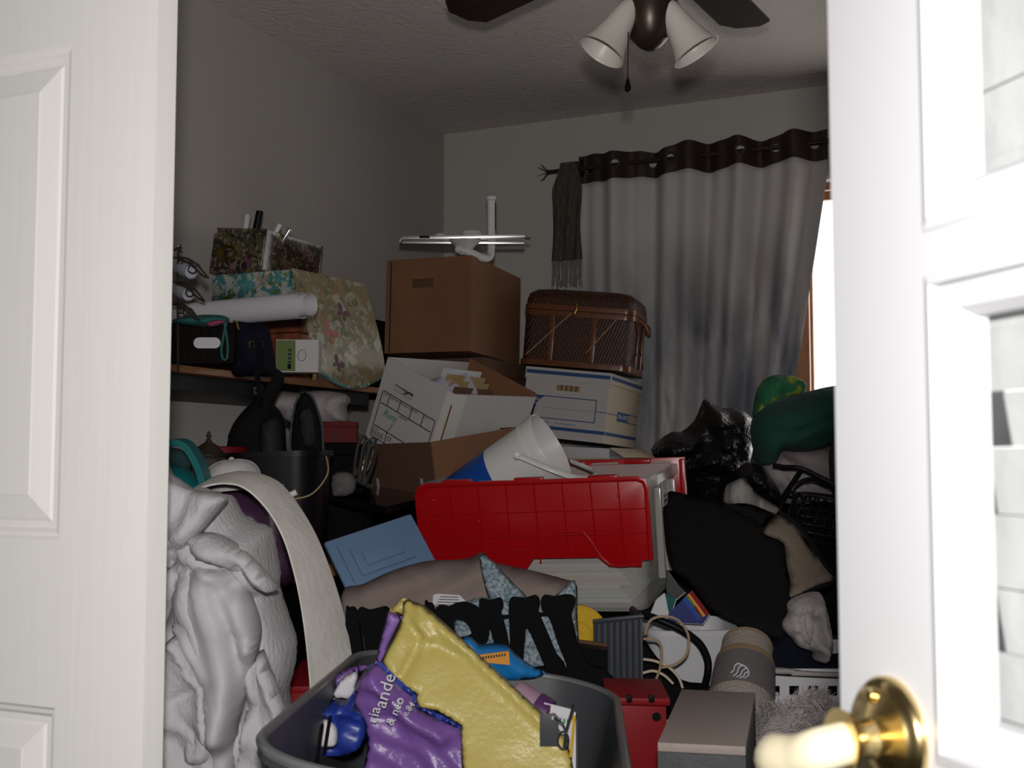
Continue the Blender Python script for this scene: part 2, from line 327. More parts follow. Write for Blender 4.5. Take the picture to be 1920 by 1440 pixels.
def rrect(w, d, r, n=5):
    o = []
    for cx, cy, a in ((w/2-r, d/2-r, 0), (-w/2+r, d/2-r, 90), (-w/2+r, -d/2+r, 180), (w/2-r, -d/2+r, 270)):
        for k in range(n+1): q = R_(a+90*k/n); o.append((cx+r*math.cos(q), cy+r*math.sin(q)))
    return o
def tub(w, d, h, taper=.85, r=.05, t=.004, rim=.012, n=6, rimh=.012):
    """open rounded-rectangular tub with a rolled rim, base at z 0"""
    m = MB(); ring = rrect(w, d, r, n); K = len(ring)
    prof = [(taper, 0, 0), (1, h-rimh, 0), (1, h-rimh, rim), (1, h, rim), (1, h, -t), (taper, t*2, -t)]
    for s, z, off in prof:
        for x, y in ring:
            l = math.hypot(x, y); m.v.append(Vector((x*s+x/l*off, y*s+y/l*off, z)))
    for i in range(len(prof)-1):
        for k in range(K): a = i*K; b = a+K; m.f.append([a+k, a+(k+1) % K, b+(k+1) % K, b+k])
    m.f.append(list(range(K))[::-1]); m.f.append([(len(prof)-1)*K+k for k in range(K)]); return m
def open_box(w, d, h, t=.005): # four walls and floor, base z 0, no top
    m = MB(); m.box((-w/2,-d/2,0), (w/2,d/2,t)); m.box((-w/2,-d/2,t), (w/2,-d/2+t,h)); m.box((-w/2,d/2-t,t), (w/2,d/2,h))
    m.box((-w/2,-d/2+t,t), (-w/2+t,d/2-t,h)); m.box((w/2-t,-d/2+t,t), (w/2,d/2-t,h)); return m
def basis(x, y, z, o): return Matrix(((x.x,y.x,z.x,o.x),(x.y,y.y,z.y,o.y),(x.z,y.z,z.z,o.z),(0,0,0,1)))
def axis_m(p, a):  # frame with z along a
    a = a.normalized(); x = a.orthogonal().normalized(); return basis(x, a.cross(x), a, p)
def rm(o): return Matrix.LocRotScale(o.location, o.rotation_euler, None)
def wc(name, mb, m, rt, **k): mb.xf(rm(rt).inverted()); return ob(name, mb, m, rt, **k)
def pxpoly(pts, P, n): return [onpl(x, y, P, n) for x, y in pts]

# ------------------------------------------------------------------ the room
XL, YB, ZC, XR, YF = -2.154, 4.156, 2.46, 1.5, -1.7
struct('floor', MB().box((XL-.1,YF-.1,-.1), (XR+.1,YB+.1,0)), M['carpet'])
struct('ceiling', MB().box((XL-.1,YF-.1,ZC), (XR+.1,YB+.1,ZC+.1)), M['ceil'])
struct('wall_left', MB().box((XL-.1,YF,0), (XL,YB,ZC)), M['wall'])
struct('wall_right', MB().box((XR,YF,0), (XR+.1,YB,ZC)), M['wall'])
struct('wall_front', MB().box((XL-.1,YF-.1,0), (XR+.1,YF,ZC)), M['wall2'])
WX0, WX1, WZ0, WZ1 = ony(1512, 600, YB).x, .55, .95, ony(1550, 352, YB).z
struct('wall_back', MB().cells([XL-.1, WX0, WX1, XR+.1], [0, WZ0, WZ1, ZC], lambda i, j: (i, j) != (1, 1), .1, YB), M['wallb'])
win = struct('window_1', MB().cells([WX0-.06, WX0+.012, WX1-.012, WX1+.06], [WZ0-.06, WZ0+.012, WZ1-.012, WZ1+.06], lambda i, j: (i, j) != (1, 1), .03, YB-.02), M['winwood'], bevel=.003)
struct('window_pane', MB().box((WX0+.012, YB+.07, WZ0), (WX1-.012, YB+.075, WZ1)), M['glass'], win)
struct('window_sash', MB().cells([WX0, WX0+.012, .1, .14, WX1-.05, WX1], [WZ0, WZ0+.05, WZ1-.03, WZ1], lambda i, j: i in (0, 2, 4) or j != 1, .02, YB+.06), M['winwood'], win)
struct('window_headbox', MB().box((WX0-.05, YB-.075, WZ1+.012), (WX1+.05, YB-.021, WZ1+.055)), M['grayw'], win, bevel=.004)
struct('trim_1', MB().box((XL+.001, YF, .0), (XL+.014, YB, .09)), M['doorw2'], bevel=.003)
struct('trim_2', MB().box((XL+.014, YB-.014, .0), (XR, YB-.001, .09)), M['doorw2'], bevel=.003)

# left door: moulded six panel leaf standing parallel to the back wall
DY = at(319, 720, 1.37).y
dx1 = (ony(330, 80, DY+.035).x+ony(308, 1360, DY+.035).x)/2; dx0 = dx1-.76
sx = ony(124, 500, DY).x; pw = .20
zr = [.0, .22, ony(90, 1326, DY).z, ony(90, 1012, DY).z, ony(120, 84, DY).z, ony(120, 84, DY).z+.1, 1.93, 2.03]
xs = [dx0, dx0+(dx1-sx), dx0+(dx1-sx)+pw, sx-pw, sx, dx1]
d1 = struct('door_1', MB().cells(xs, zr, lambda i, j: not (i in (1, 3) and j in (1, 3, 5)), .035, DY), M['doorw'])
for i in (1, 3):
    for j in (1, 3, 5):
        x0, x1, z0, z1 = xs[i], xs[i+1], zr[j], zr[j+1]; m = MB()
        def ringq(o0, y0, o1, y1):
            a = [(x0+o0,y0,z0+o0),(x1-o0,y0,z0+o0),(x1-o0,y0,z1-o0),(x0+o0,y0,z1-o0)]; b = [(x0+o1,y1,z0+o1),(x1-o1,y1,z0+o1),(x1-o1,y1,z1-o1),(x0+o1,y1,z1-o1)]
            m.add(a+b, [(k, (k+1) % 4, 4+(k+1) % 4, 4+k) for k in range(4)])
        pr = [(0, DY), (.004, DY+.004), (.009, DY+.005), (.014, DY+.011), (.022, DY+.011), (.026, DY+.009), (.052, DY+.003), (.055, DY+.002)]
        for a, b in zip(pr, pr[1:]): ringq(a[0], a[1], b[0], b[1])
        m.add([(x0+.055,DY+.002,z0+.055),(x1-.055,DY+.002,z0+.055),(x1-.055,DY+.002,z1-.055),(x0+.055,DY+.002,z1-.055)], [(0,1,2,3)])
        m.box((x0,DY+.02,z0), (x1,DY+.03,z1)); struct('door_panel', m, M['doorw'], d1)
struct('door_trim', MB().box((dx0-.09, DY-.02, 0), (dx0-.005, DY+.06, 2.1)), M['doorw2'], d1, bevel=.006)
# right door: open glazed leaf
FE = at(1565, 720, .72); HD = Vector((math.sin(R_(40)), -math.cos(R_(40)), 0)); NB = Vector((-HD.y, HD.x, 0))
if NB.dot(F0) < 0: NB = -NB
FE = Vector((FE.x, FE.y, 0)); d2m = basis(HD, NB, ZZ, FE)
nF = NB.copy()
def dl(px, py, o=0.): v = onpl(px, py, FE+NB*o, nF)-FE; return v.dot(HD), v.z
sw = dl(1744, 900)[0]; g0 = dl(1800, 900)[0]; mz1 = dl(1765, 432)[1]; 
PH = .285; gz = [mz1-PH*3-.01, mz1-PH*2-.01, mz1-PH-.01, mz1-.01, mz1+PH-.01, mz1+PH*2-.01]; gx = [sw]
cw = .185; dw = sw*2+cw*3
x_ = [0, sw, sw+cw-.012, sw+cw+.012, sw+2*cw-.012, sw+2*cw+.012, sw+3*cw, dw]
z_ = [0, gz[0]]
for q in gz[1:-1]: z_ += [q-.012, q+.012]
z_ += [gz[-1], 2.03]
holes = lambda i, j: i in (1, 3, 5) and j % 2 == 1 and j < len(z_)-2
T = .035
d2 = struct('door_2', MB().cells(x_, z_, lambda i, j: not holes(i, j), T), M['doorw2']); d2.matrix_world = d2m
st = g0-sw
for i in (1, 3, 5):
    for j in range(1, len(z_)-2, 2):
        a, b, c, d = x_[i], x_[i+1], z_[j], z_[j+1]; m = MB()
        for (o0, y0), (o1, y1) in zip([(0,-.001),(st*.25,-.003),(st*.3,.002),(st*.8,.004),(st,.012)], [(st*.25,-.003),(st*.3,.002),(st*.8,.004),(st,.012),(st*1.02,.02)]):
            A = [(a+o0,y0,c+o0),(b-o0,y0,c+o0),(b-o0,y0,d-o0),(a+o0,y0,d-o0)]; B = [(a+o1,y1,c+o1),(b-o1,y1,c+o1),(b-o1,y1,d-o1),(a+o1,y1,d-o1)]
            m.add(A+B, [(k, (k+1) % 4, 4+(k+1) % 4, 4+k) for k in range(4)])
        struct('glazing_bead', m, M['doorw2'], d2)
        pn = struct('pane', MB().box((a, .018, c), (b, .021, d)), M['glass'], d2)
        rowz = [c+(d-c)*k/7 for k in range(8)]; grey = {}
        if i == 1 and c < mz1-.05 < d:
            rowz = [c]+[min(max(dl(1850, q, .025)[1], c+.002), d-.002) for q in (1340,1215,1098,962,838,735,610)]+[d]
            for k_, (xb, xt) in {2: (1881,1865), 4: (1873,1857), 5: (1900,1885)}.items(): grey[k_] = (dl(xb, 1000, .025)[0], dl(xt, 1000, .025)[0])
        for k in range(len(rowz)-1):   # paper strips behind the glass, laid in slightly raised rows
            y = .025+.0012*(k % 2); z0, z1 = rowz[k], rowz[k+1]; xb, xt = grey.get(k, (a, a))
            if k in grey: struct('paper_strip', MB().prism([(a,y,z0),(xb,y,z0),(xt,y,z1),(a,y,z1)], (0,1,0), .001), M['grp'], d2)
            struct('paper_strip', MB().prism([(xb,y,z0),(b,y,z0),(b,y,z1-.0006),(xt,y,z1-.0006)], (0,1,0), .001), M['ppr'], d2)
kx, kz = dl(1672, 1382); kn = Matrix.Translation((kx, 0, kz)) @ Matrix.Rotation(math.pi/2, 4, 'X')
struct('rosette', MB().lathe([(.034,0),(.034,.003),(.032,.006),(.030,.007),(.028,.0095),(.019,.011),(.012,.014)], 40, kn), M['brass'], d2, smooth=True)
struct('rosette_screw', MB().lathe([(.004,.010),(.004,.0125),(.002,.0135)], 12, Matrix.Translation((kx-.004, 0, kz+.023)) @ Matrix.Rotation(math.pi/2, 4, 'X')), M['brass'], d2, smooth=True)
struct('knob_neck', MB().lathe([(.012,.012),(.010,.02),(.011,.026),(.017,.030),(.018,.033)], 24, kn), M['brass'], d2, smooth=True)
struct('lever', MB().tube([(kx+.004,-.030,kz),(kx,-.046,kz-.004),(kx-.018,-.050,kz-.012),(kx-.034,-.052,kz-.016),(kx-.044,-.050,kz-.018)], [.010,.0115], 16, smooth=6, flat=1.2), M['ivory'], d2, smooth=True)

# ------------------------------------------------------------------ ceiling fan
fc = at(1218, -25, 2.42); fan = root('ceiling_fan', 'ceiling fan with white bell shades and a dark pull chain', 'ceiling fan', (fc.x, fc.y, ZC))
zl = fc.z-ZC
ob('downrod', MB().lathe([(.06,0),(.06,-.03),(.014,-.05),(.014,zl+.16)], 20), M['bronze'], fan, smooth=True)
ob('motor', MB().lathe([(.03,zl+.19),(.11,zl+.17),(.115,zl+.10),(.09,zl+.06),(.05,zl+.05)], 28), M['bronze'], fan, smooth=True)
ob('light_fitter', MB().lathe([(.05,zl+.06),(.06,zl+.03),(.056,zl-.06),(.044,zl-.105),(.024,zl-.127),(.01,zl-.135)], 28), M['bronze'], fan, smooth=True)
tip = at(825, 70, 2.95)-fc; a0 = math.atan2(tip.y, tip.x)
for k in range(5):
    a = a0+k*2*math.pi/5; c, s = math.cos(a), math.sin(a); z = zl+.12
    bl = MB().add([(.17,-.05,0),(.30,-.062,-.003),(.60,-.066,-.006),(.63,-.03,-.002),(.63,.03,.004),(.60,.066,.01),(.30,.062,.008),(.17,.05,.006)], [])
    pts = list(bl.v); bl = MB().prism(pts, (0,0,1), .006).xf(Matrix.Translation((0,0,z)) @ Matrix.Rotation(a, 4, 'Z'))
    b_ = ob('blade', bl, M['bronze'], fan)
    ob('blade_iron', MB().box((.08,-.018,-.006), (.24,.018,0)).xf(Matrix.Translation((0,0,z)) @ Matrix.Rotation(a, 4, 'Z')), M['bronze'], b_, bevel=.003)
bell = [(.020,0),(.026,.012),(.030,.03),(.036,.06),(.046,.095),(.056,.118),(.060,.122),(.0585,.122),(.044,.092),(.034,.06),(.026,.03),(.02,.014)]
for px, py, dx, dz in ((1128, 98, -.52, -.85), (1306, 98, .52, -.85), (1222, 40, 0, 0)):
    if dx or dz: rc = at(px, py, 2.38); ax = (RT*dx+UP*dz-FW*.12).normalized()
    else: rc = at(1232, 10, 2.62); ax = (FW*.8-UP*.6).normalized()
    neck = rc-ax*.122
    sh = wc('lamp_shade', MB().lathe([(a_*.86,b_) for a_, b_ in bell], 32, axis_m(neck, ax)), M['shade'], fan, smooth=True)
    wc('shade_arm', MB().tube([fc+Vector((0,0,-.01)), (fc+neck)/2+Vector((0,0,.012)), neck+ax*.01], .009, smooth=4), M['bronze'], sh, smooth=True)
p0, p1 = at(1178, 60, 2.33), at(1177, 145, 2.33)
wc('pull_chain', MB().tube([p0, p1], .0012, 6), M['bronze'], fan)
wc('chain_pull', MB().lathe([(.0015,0),(.004,-.008),(.0065,-.02),(.006,-.027),(.002,-.030)], 14, Matrix.Translation(p1)), M['black'], fan, smooth=True)

# ------------------------------------------------------------------ curtain, rod, scarf
RY = 4.06; rz = ony(1300, 293, RY).z; rx0 = ony(1030, 316, RY).x; rx1 = .75
rod = root('curtain_rod', 'thin dark curtain rod with a leaf finial above the curtain', 'curtain rod', (rx0, RY, rz))
ob('pole', MB().tube([(0,0,0), (rx1-rx0,0,0)], .008, 12), M['bronze'], rod, smooth=True)
fin = MB()
for k in range(7):
    a = k*2*math.pi/7; dv = Vector((-.6, math.cos(a)*.7, math.sin(a)*.9)).normalized(); fin.tube([Vector((-.006,0,0)), dv*.022+Vector((-.006,0,0)), dv*.040+Vector((-.012,0,0))], [.002,.009,.001], 6, smooth=3, flat=.4)
ob('finial', fin.lathe([(.006,0),(.011,.006),(.006,.012)], 12, Matrix.Rotation(-math.pi/2, 4, 'Y')), M['bronze'], rod, smooth=True)
bx = ony(1091, 305, RY).x-rx0
ob('bracket', MB().box((bx-.006, -.004, -.02), (bx+.006, .004, .035)).box((bx-.006, .0, -.03), (bx+.006, .094, -.012)).box((bx-.012,.088,-.05), (bx+.012,.095,.03)), M['black'], rod, bevel=.002)
bx2 = .6-rx0
ob('bracket', MB().box((bx2-.006, -.004, -.02), (bx2+.006, .004, .035)).box((bx2-.006, .0, -.03), (bx2+.006, .094, -.012)).box((bx2-.012,.088,-.05), (bx2+.012,.095,.03)), M['black'], rod, bevel=.002)
cx0, cx1 = ony(1086, 330, RY).x, ony(1551, 290, RY).x
cur = root('curtain', 'grey forest-print grommet curtain with dark brown top band', 'curtain', (0, 0, 0))
GR = [ony(px, py, RY).x for px, py in ((1104,318), (1161,316), (1221,313), (1262,310), (1394,297), (1456,290), (1527,283))]
def cshape(u, z):
    x = cx0+(cx1-cx0)*u; t = max(0, (rz-.1-z)); x -= u*u*.125*min(t/.75, 1.4)
    a = .030*(1-.25*min(t, 1)); ph = u*2*math.pi*4.2
    y = a*math.sin(ph+.5*math.sin(u*9))+.012*math.sin(ph*2.3+1)+.018*math.exp(-((u-.5)/.03)**2)*-1
    y += .012*noise.noise(Vector((u*7, z*1.6, 3)))*min(t*2, 1.5)
    return Vector((x, RY-.010+y, z))
def cpan(z0, z1, nz_, wav, t=.003, holes=False, off=0.):
    nu = 240; m = sheet(lambda u, v: cshape(u, z0+(z1-z0)*v)+Vector((0, off, wav*math.sin(u*2*math.pi*2.1+.6)*v + wav*.8*math.sin(u*31))), nu, nz_, t)
    if holes:
        def cen(f): return sum((m.v[i] for i in f), Vector())/len(f)
        m.f = [f for f in m.f if not any((cen(f).x-g)**2+(cen(f).z-rz+.004)**2 < .0165**2 for g in GR)]
    return m
ct = rz+.042; cb = rz-.058
ob('fabric_panel', cpan(.35, cb+.004, 60, .0), M['curt'], cur, smooth=True, angle=180)
ob('top_band', cpan(cb, ct, 30, .006, .004, True, -.002), M['cband'], cur, smooth=True, angle=180)
for g in GR:
    u = (g-cx0)/(cx1-cx0); p = cshape(u, rz-.004)
    ob('grommet', MB().tube([p+Vector((.0185*math.cos(a), -.003, .0185*math.sin(a))) for a in [k*math.pi/12 for k in range(24)]], .0035, 6, closed=True), M['dchrome'], cur, smooth=True)
sc = root('scarf', 'olive knitted scarf with fringe hanging from the curtain rod end', 'scarf', (0, 0, 0))
s0, s1 = ony(1040, 400, RY).x, ony(1094, 400, RY).x; zs = [ony(1065, q, RY).z for q in (312, 490, 540)]
def scf(u, v, yy=-.022):
    z = zs[0]+(zs[1]-zs[0])*v; n = .55+.45*min(1, v*4); cxm = (s0+s1)/2+.012*(1-n)
    return Vector((cxm+(u-.5)*(s1-s0)*n*(1+.05*math.sin(v*7)), RY+yy+.007*math.sin(u*16+v*3)*(.3+v), z))
ob('knit_panel', sheet(scf, 40, 40, .006), M['scarf'], sc, smooth=True, angle=180)
ob('knit_panel', sheet(lambda u, v: scf(u, v*.93, .024), 30, 24, .006), M['scarf'], sc, smooth=True, angle=180)
ob('knit_loop', sheet(lambda u, v: Vector((scf(u, 0).x, RY+.023*math.cos(v*math.pi)*-1, zs[0]+.012*math.sin(v*math.pi))), 10, 10, .006), M['scarf'], sc, smooth=True, angle=180)
fr = MB()
for k in range(34):
    u = (k+.5)/34; a = scf(u, .985); fr.tube([a, a+Vector((random.uniform(-.004,.004), .002, (zs[2]-zs[1])*.5)), a+Vector((random.uniform(-.006,.006), .004, (zs[2]-zs[1])*random.uniform(.9, 1.1)))], .0022, 4)
ob('fringe', fr, M['scarf2'], sc, kind='stuff')

# ------------------------------------------------------------------ wall shelf and what stands on it
SX, SZ = -1.775, 1.345      # front edge and top of the shelf
shf = root('wall_shelf', 'tan-edged wall shelf with black backboard above the desk', 'shelf', (-1.96, 2.2, SZ-.06))
wc('shelf_board', MB().box((XL+.002, 1.5, SZ-.018), (SX, 3.02, SZ)), M['wood'], shf, bevel=.004)
wc('under_rail', MB().box((XL+.002, 1.5, SZ-.055), (SX-.03, 3.0, SZ-.019)), M['black'], shf)
wc('backboard', MB().box((XL+.002, 2.95, SZ+.001), (XL+.016, 4.05, onx(700, 600, XL).z)), M['blackm'], shf)

# small wooden chest behind, carrying the boxes
ch = root('wooden_chest', 'small dark red wooden chest under the teal floral box', 'chest', (-1.93, 2.80, SZ+.001))
ob('body', MB().box((-.14,-.15,0), (.11,.15,.13)), M['dwood'], ch, bevel=.004)
ob('lid', MB().box((-.145,-.155,.131), (.115,.155,.19)), M['dwood'], ch, bevel=.008)
for y in (-.08, .08): ob('strap', MB().box((.1155,y-.008,0), (.118,y+.008,.185)), M['gold'], ch)

tb = root('floral_keepsake_box', 'teal butterfly keepsake box with beige floral lid hanging open', 'box', (-1.875, 2.678, 1.541), (0, R_(1.3), R_(-6)))
w_, l_, h_ = .274, .306, .086
ob('body', open_box(w_, l_, h_, .005), M['fteal'], tb, bevel=.001)
cap_ = ob('inner_tray', MB().box((-w_/2+.006,-l_/2+.006,h_-.012), (w_/2-.006,l_/2-.006,h_-.006)), M['fbeig'], tb)
lid_pts = []
def lidf(u, v):  # hinged lid hanging from the right-hand top edge, rounded lower end
    y = -l_/2+l_*u; e = .30-.055*(2*u-1)**2*(1 if u < .5 else .8); dn = e*v
    return Vector((w_/2+.006+.055*math.sin(min(v,1)*1.5)+.01*v, y*(1+.02*v)+.022*v, h_+.002-dn))
ld = ob('lid', sheet(lidf, 24, 20, .006), M['fbeig'], tb, smooth=True)
ob('lid_edge', MB().tube([lidf(i/24, 1) for i in range(25)], .0045, 6), M['fteal'], ld, smooth=True)
def bfly(par, o, ex, ey, s, m, n):  # flat butterfly print, slightly proud
    w1 = [(0,0),(.25,.55),(.75,.8),(1.,.6),(.85,.15),(.3,-.05)]; w2 = [(0,0),(.3,-.1),(.7,-.3),(.6,-.75),(.25,-.6)]
    for sg in (1, -1):
        for wv in (w1, w2): ob('butterfly_print', MB().prism([o+ex*(sg*a*s)+ey*(b*s) for a, b in wv], n, .0006), m, par)
salm = mat('salmon_print', (.36,.15,.11), .6); mauvp = mat('mauve_print', (.12,.06,.075), .6)
bfly(tb, Vector((.045, -l_/2-.0008, .060)), Vector((1,0,0)), Vector((0,0,1)), .022, mat('pink_print', (.33,.24,.20), .6), (0,-1,0))
for (u, v, s, m_) in ((.30, .55, .034, salm), (.55, .33, .026, mauvp), (.35, .82, .024, mauvp)):
    p = lidf(u, v); ey = (lidf(u, v-.05)-p).normalized(); ex = Vector((0,1,0)); ex = (ex-ey*ex.dot(ey)).normalized(); n = ex.cross(ey)
    q = Matrix.Rotation(R_(-40), 3, n); bfly(ld, p+n*.0036, q @ ex, q @ ey, s, m_, n)
fb = root('dark_floral_box', 'dark lilac-print box with gold handle tilted on the keepsake box', 'box', (-1.965, 2.70, 1.645), (R_(-2), R_(7), R_(-6)))
ob('body', open_box(.180, .243, .115, .005), M['fdark'], fb, bevel=.001)
ob('drawer_front', MB().box((-.093,-.1275,-.012), (.092,-.1222,.098)), M['fdark'], fb, bevel=.001)
ob('cup_handle', MB().lathe([(.002,0),(.024,.003),(.034,.010),(.037,.016),(.035,.016),(.02,.006)], 20, Matrix.Translation((-.03,-.121,.045)) @ Matrix.Rotation(math.pi/2, 4, 'X'), 1, .55), M['gold'], fb, smooth=True)
ob('foot', MB().box((-.085,-.12,-.016), (-.06,-.09,0)), M['fdark'], fb)
for i, (px, r, ln, m_, tl, nm, lb) in enumerate(((483, .0075, .150, 'paper', (.05,.0), 'marker_pen', 'pale grey marker standing beside the black one'), (498, .009, .165, 'black', (.12,.02), 'marker_pen', 'thick black marker standing in the dark floral box'), (511, .006, .148, 'white', (.5,.05), 'marker_pen', 'white pen leaning right behind the black marker'), (519, .0055, .146, 'alu', (.62,.05), 'marker_pen', 'silver pen leaning furthest right in the dark floral box'))):
    b0 = Vector((-.005+.012*i, -.10+.018*i, .008)); ax = Vector((tl[0], tl[1]-.05, 1)).normalized()
    p = root(nm, lb, 'pen', rm(fb) @ b0, (0,0,0), group='pens in the dark floral box')
    ax = rm(fb).to_3x3() @ ax; Q = axis_m(Vector(), ax)
    ob('barrel', MB().lathe([(r,0),(r,ln*.62)], 14, Q), M[m_], p, smooth=True)
    ob('pen_cap', MB().lathe([(r*1.15,ln*.6),(r*1.15,ln*.98),(r*.8,ln)], 14, Q), M[m_], p, smooth=True)
# paper roll
pr = root('paper_roll', 'large white paper roll lying across the shelf', 'paper roll', (0,0,0))
A, B = at(322, 582, 2.84), at(582, 584, 2.62)
A.z = B.z = (A.z+B.z)/2-.0; ax = (B-A).normalized(); up_ = ZZ; sd = ax.cross(up_).normalized(); pr.location = (A+B)/2-Vector((0,0,.031))
def spiral(t0, t1, r0, r1, a, b, n=60):
    return sheet(lambda u, v: a+(b-a)*v+(up_*math.sin(t0+(t1-t0)*u)+sd*math.cos(t0+(t1-t0)*u))*(r0+(r1-r0)*u), n, 6, .0008)
wc('outer_sheet', spiral(0.6, 0.6+2*math.pi*1.02, .0285, .0305, A, B-ax*.024), M['paper'], pr, smooth=True, angle=60)
wc('inner_sheet', spiral(2.0, 2.0+2*math.pi*1.1, .0240, .0262, A+ax*.01, B), M['paper'], pr, smooth=True, angle=60)
# wire scroll rack
wr = root('wire_scroll_rack', 'dark chrome wire rack with curled arms at the door edge', 'wire rack', (0,0,0))
c0 = at(322, 600, 2.62); wr.location = Vector((c0.x, c0.y, SZ)); d_ = 2.62
post = MB()
for px in (318, 334): post.tube([at(px, 700, d_), at(px, 480, d_), at(px+6, 466, d_)], .0028, smooth=4)
post.tube([at(326, 470, d_), at(335, 465, d_), at(341, 474, d_)], .0028, smooth=4)
for y in (482, 528, 571): post.tube([at(312, y, d_), at(340, y+1, d_)], .0024)
wc('post', post, M['dchrome'], wr, smooth=True)
for k, (x0, y0, s) in enumerate(((333, 484, 1.), (330, 530, .92), (328, 570, .80))):
    for dz in (0, 1):
        P = [(0,0),(18,1),(36,12),(52,30),(58,38)] if dz == 0 else [(0,2),(14,6),(30,16),(46,32),(57,37)]
        wc('scroll_arm', MB().tube([at(x0+a*s, y0+b*s, d_-.02*dz-.0006*a) for a, b in P], .0026, 6, smooth=5), M['dchrome'], wr, smooth=True)
    curl = [(8,18),(14,10),(20,12),(20,20),(12,22),(6,16),(12,6),(24,8),(30,16)]
    wc('scroll_curl', MB().tube([at(x0+a*s, y0+b*s, d_-.01) for a, b in curl], .0022, 6, smooth=5), M['dchrome'], wr, smooth=True)
    wc('scroll_curl', MB().tube([at(x0+(a+14)*s, y0+(b*1.2+2)*s, d_-.025) for a, b in curl], .0022, 6, smooth=5), M['dchrome'], wr, smooth=True)
for k, (px, py, r) in enumerate(((350, 505, .017), (345, 547, .016))):
    a = at(px-22, py-8, 2.66); b = at(px+8, py+5, 2.60)
    t = root('tissue_tube', 'short white paper tube held in the %s tier of the wire rack' % ('top', 'middle')[k], 'paper tube', a, group='tubes in the wire rack')
    wc('tube_wall', MB().tube([a, b], r, 20, cap=False).tube([a, b], r*.86, 20, cap=False), M['paper2'], t, smooth=True)
    wc('tube_end', MB().tube([b-(b-a).normalized()*.004, b], r*.85, 20), M['paper2'], t)
# dark crate with an oval opening
cr = root('dark_crate', 'dark woven crate with an oval white label on the shelf', 'crate', (0,0,0))
P = at(436, 700, 2.64); P.z = SZ+.001; Lp = at(318, 700, 2.64); ex = (Lp-P); ex.z = 0; wd = ex.length; ex.normalize(); ey = Vector((ex.y, -ex.x, 0))
if ey.dot(F0) < 0: ey = -ey
hh = at(436, 605, 2.64).z-SZ
cr.location = P; cm = basis(-ex, ey, ZZ, P); Wd = wd
def crl(n, mb, m, **k): return wc(n, mb.xf(cm), m, cr, **k)
crl('body', MB().box((-Wd,.004,0), (0,.16,hh)), M['mesh'])
crl('front_frame', MB().cells([-Wd+.005,-Wd+.038,-Wd+.042,-.003,0], [0,.004,hh-.004,hh], lambda i, j: i != 2 or j != 1, .004), M['mesh'])
for k in range(1, 6): crl('slat', MB().box((-Wd+.042+.019*k-.008,.001,.005), (-Wd+.042+.019*k+.008,.004,hh-.005)), M['mesh'])
ov = [(-.059+.025*(1 if math.cos(a) > 0 else -1)*.72+.0125*math.cos(a), -.0012, hh*.50+.0125*math.sin(a)) for a in [R_(x) for x in range(-85, 276, 12)]]
crl('oval_label', MB().prism(ov, (0,1,0), .002), M['paper'])
# teal drawstring pouch on the crate
tp = root('teal_pouch', 'teal and pink cloth pouch with a cord loop on the crate', 'pouch', at(390, 598, 2.60))
wc('cloth', puff([(322,601),(345,594),(385,590),(420,592),(430,600),(418,610),(390,614),(360,612),(330,606)], 2.62, .035, res=.006, nz=(.01,40), wr=(.01, 10, 90, 15), rid=.01), M['teal'], tp, smooth=True, angle=180)
wc('pink_lining', puff([(385,606),(405,600),(422,602),(412,609),(395,613)], 2.575, .012, res=.005), M['pink'], tp, smooth=True, angle=180)
wc('cord', MB().tube([at(x, y, 2.575) for x, y in ((424,605),(420,625),(415,655),(418,673),(425,672),(427,650),(423,620),(421,606))], .0028, 6, smooth=4), M['teal'], tp, smooth=True)
# navy bag
nb = root('navy_bag', 'navy fabric bag with metal zip pulls on the shelf', 'bag', at(475, 703, 2.72))
wc('body', puff([(436,606),(450,597),(470,600),(492,606),(505,620),(513,660),(518,690),(515,705),(470,706),(436,702),(432,650)], 2.74, .075, res=.011, nz=(.012,14), rid=.01, back=.8), M['navy'], nb, smooth=True, angle=180)
for x in (472, 488): wc('buckle', MB().tube([at(x+a, 643+b, 2.655) for a, b in ((-4,-3),(4,-3),(5,10),(-4,9))], .0015, 6, closed=True), M['gold'], nb, smooth=True)
wc('zip_pull', MB().tube([at(x, y, 2.66) for x, y in ((437,602),(443,603),(446,612),(448,618))], .002, 6, smooth=3), M['gold'], nb, smooth=True)
wc('shoulder_strap', sheet(lambda u, v: at(478+14*u+3*math.sin(v*3), 640+v*62, 2.652-.02*v), 4, 14, .003), M['blackm'], nb, smooth=True)
# green and white box
gb = root('green_white_box', 'small white box with green front beside the navy bag', 'box', (0,0,0))
P = at(517, 708, 2.90); P.z = SZ+.001; gb.location = P; gb.rotation_euler = (0, 0, YAW+R_(2))
ww = .048; hh = .082
ob('body', MB().box((0,0,0), (.105,.06,hh)), M['card'], gb, bevel=.001)
ob('green_panel', MB().box((.001,-.001,.003), (ww,0,hh-.002)), M['leafgreen'], gb)
for k in range(4): ob('printed_mark', MB().box((.030,-.0015,.052-.010*k), (.038,-.0009,.058-.010*k)), M['ink'], gb)
ob('printed_badge', MB().box((.029,-.0015,.008), (.038,-.0009,.020)), M['navy'], gb)
ob('ring_print', MB().tube([Vector((.064+.010*math.cos(a), -.0006, .042+.014*math.sin(a))) for a in [k*math.pi/10 for k in range(20)]], .0008, 4, closed=True), M['gray'], gb)

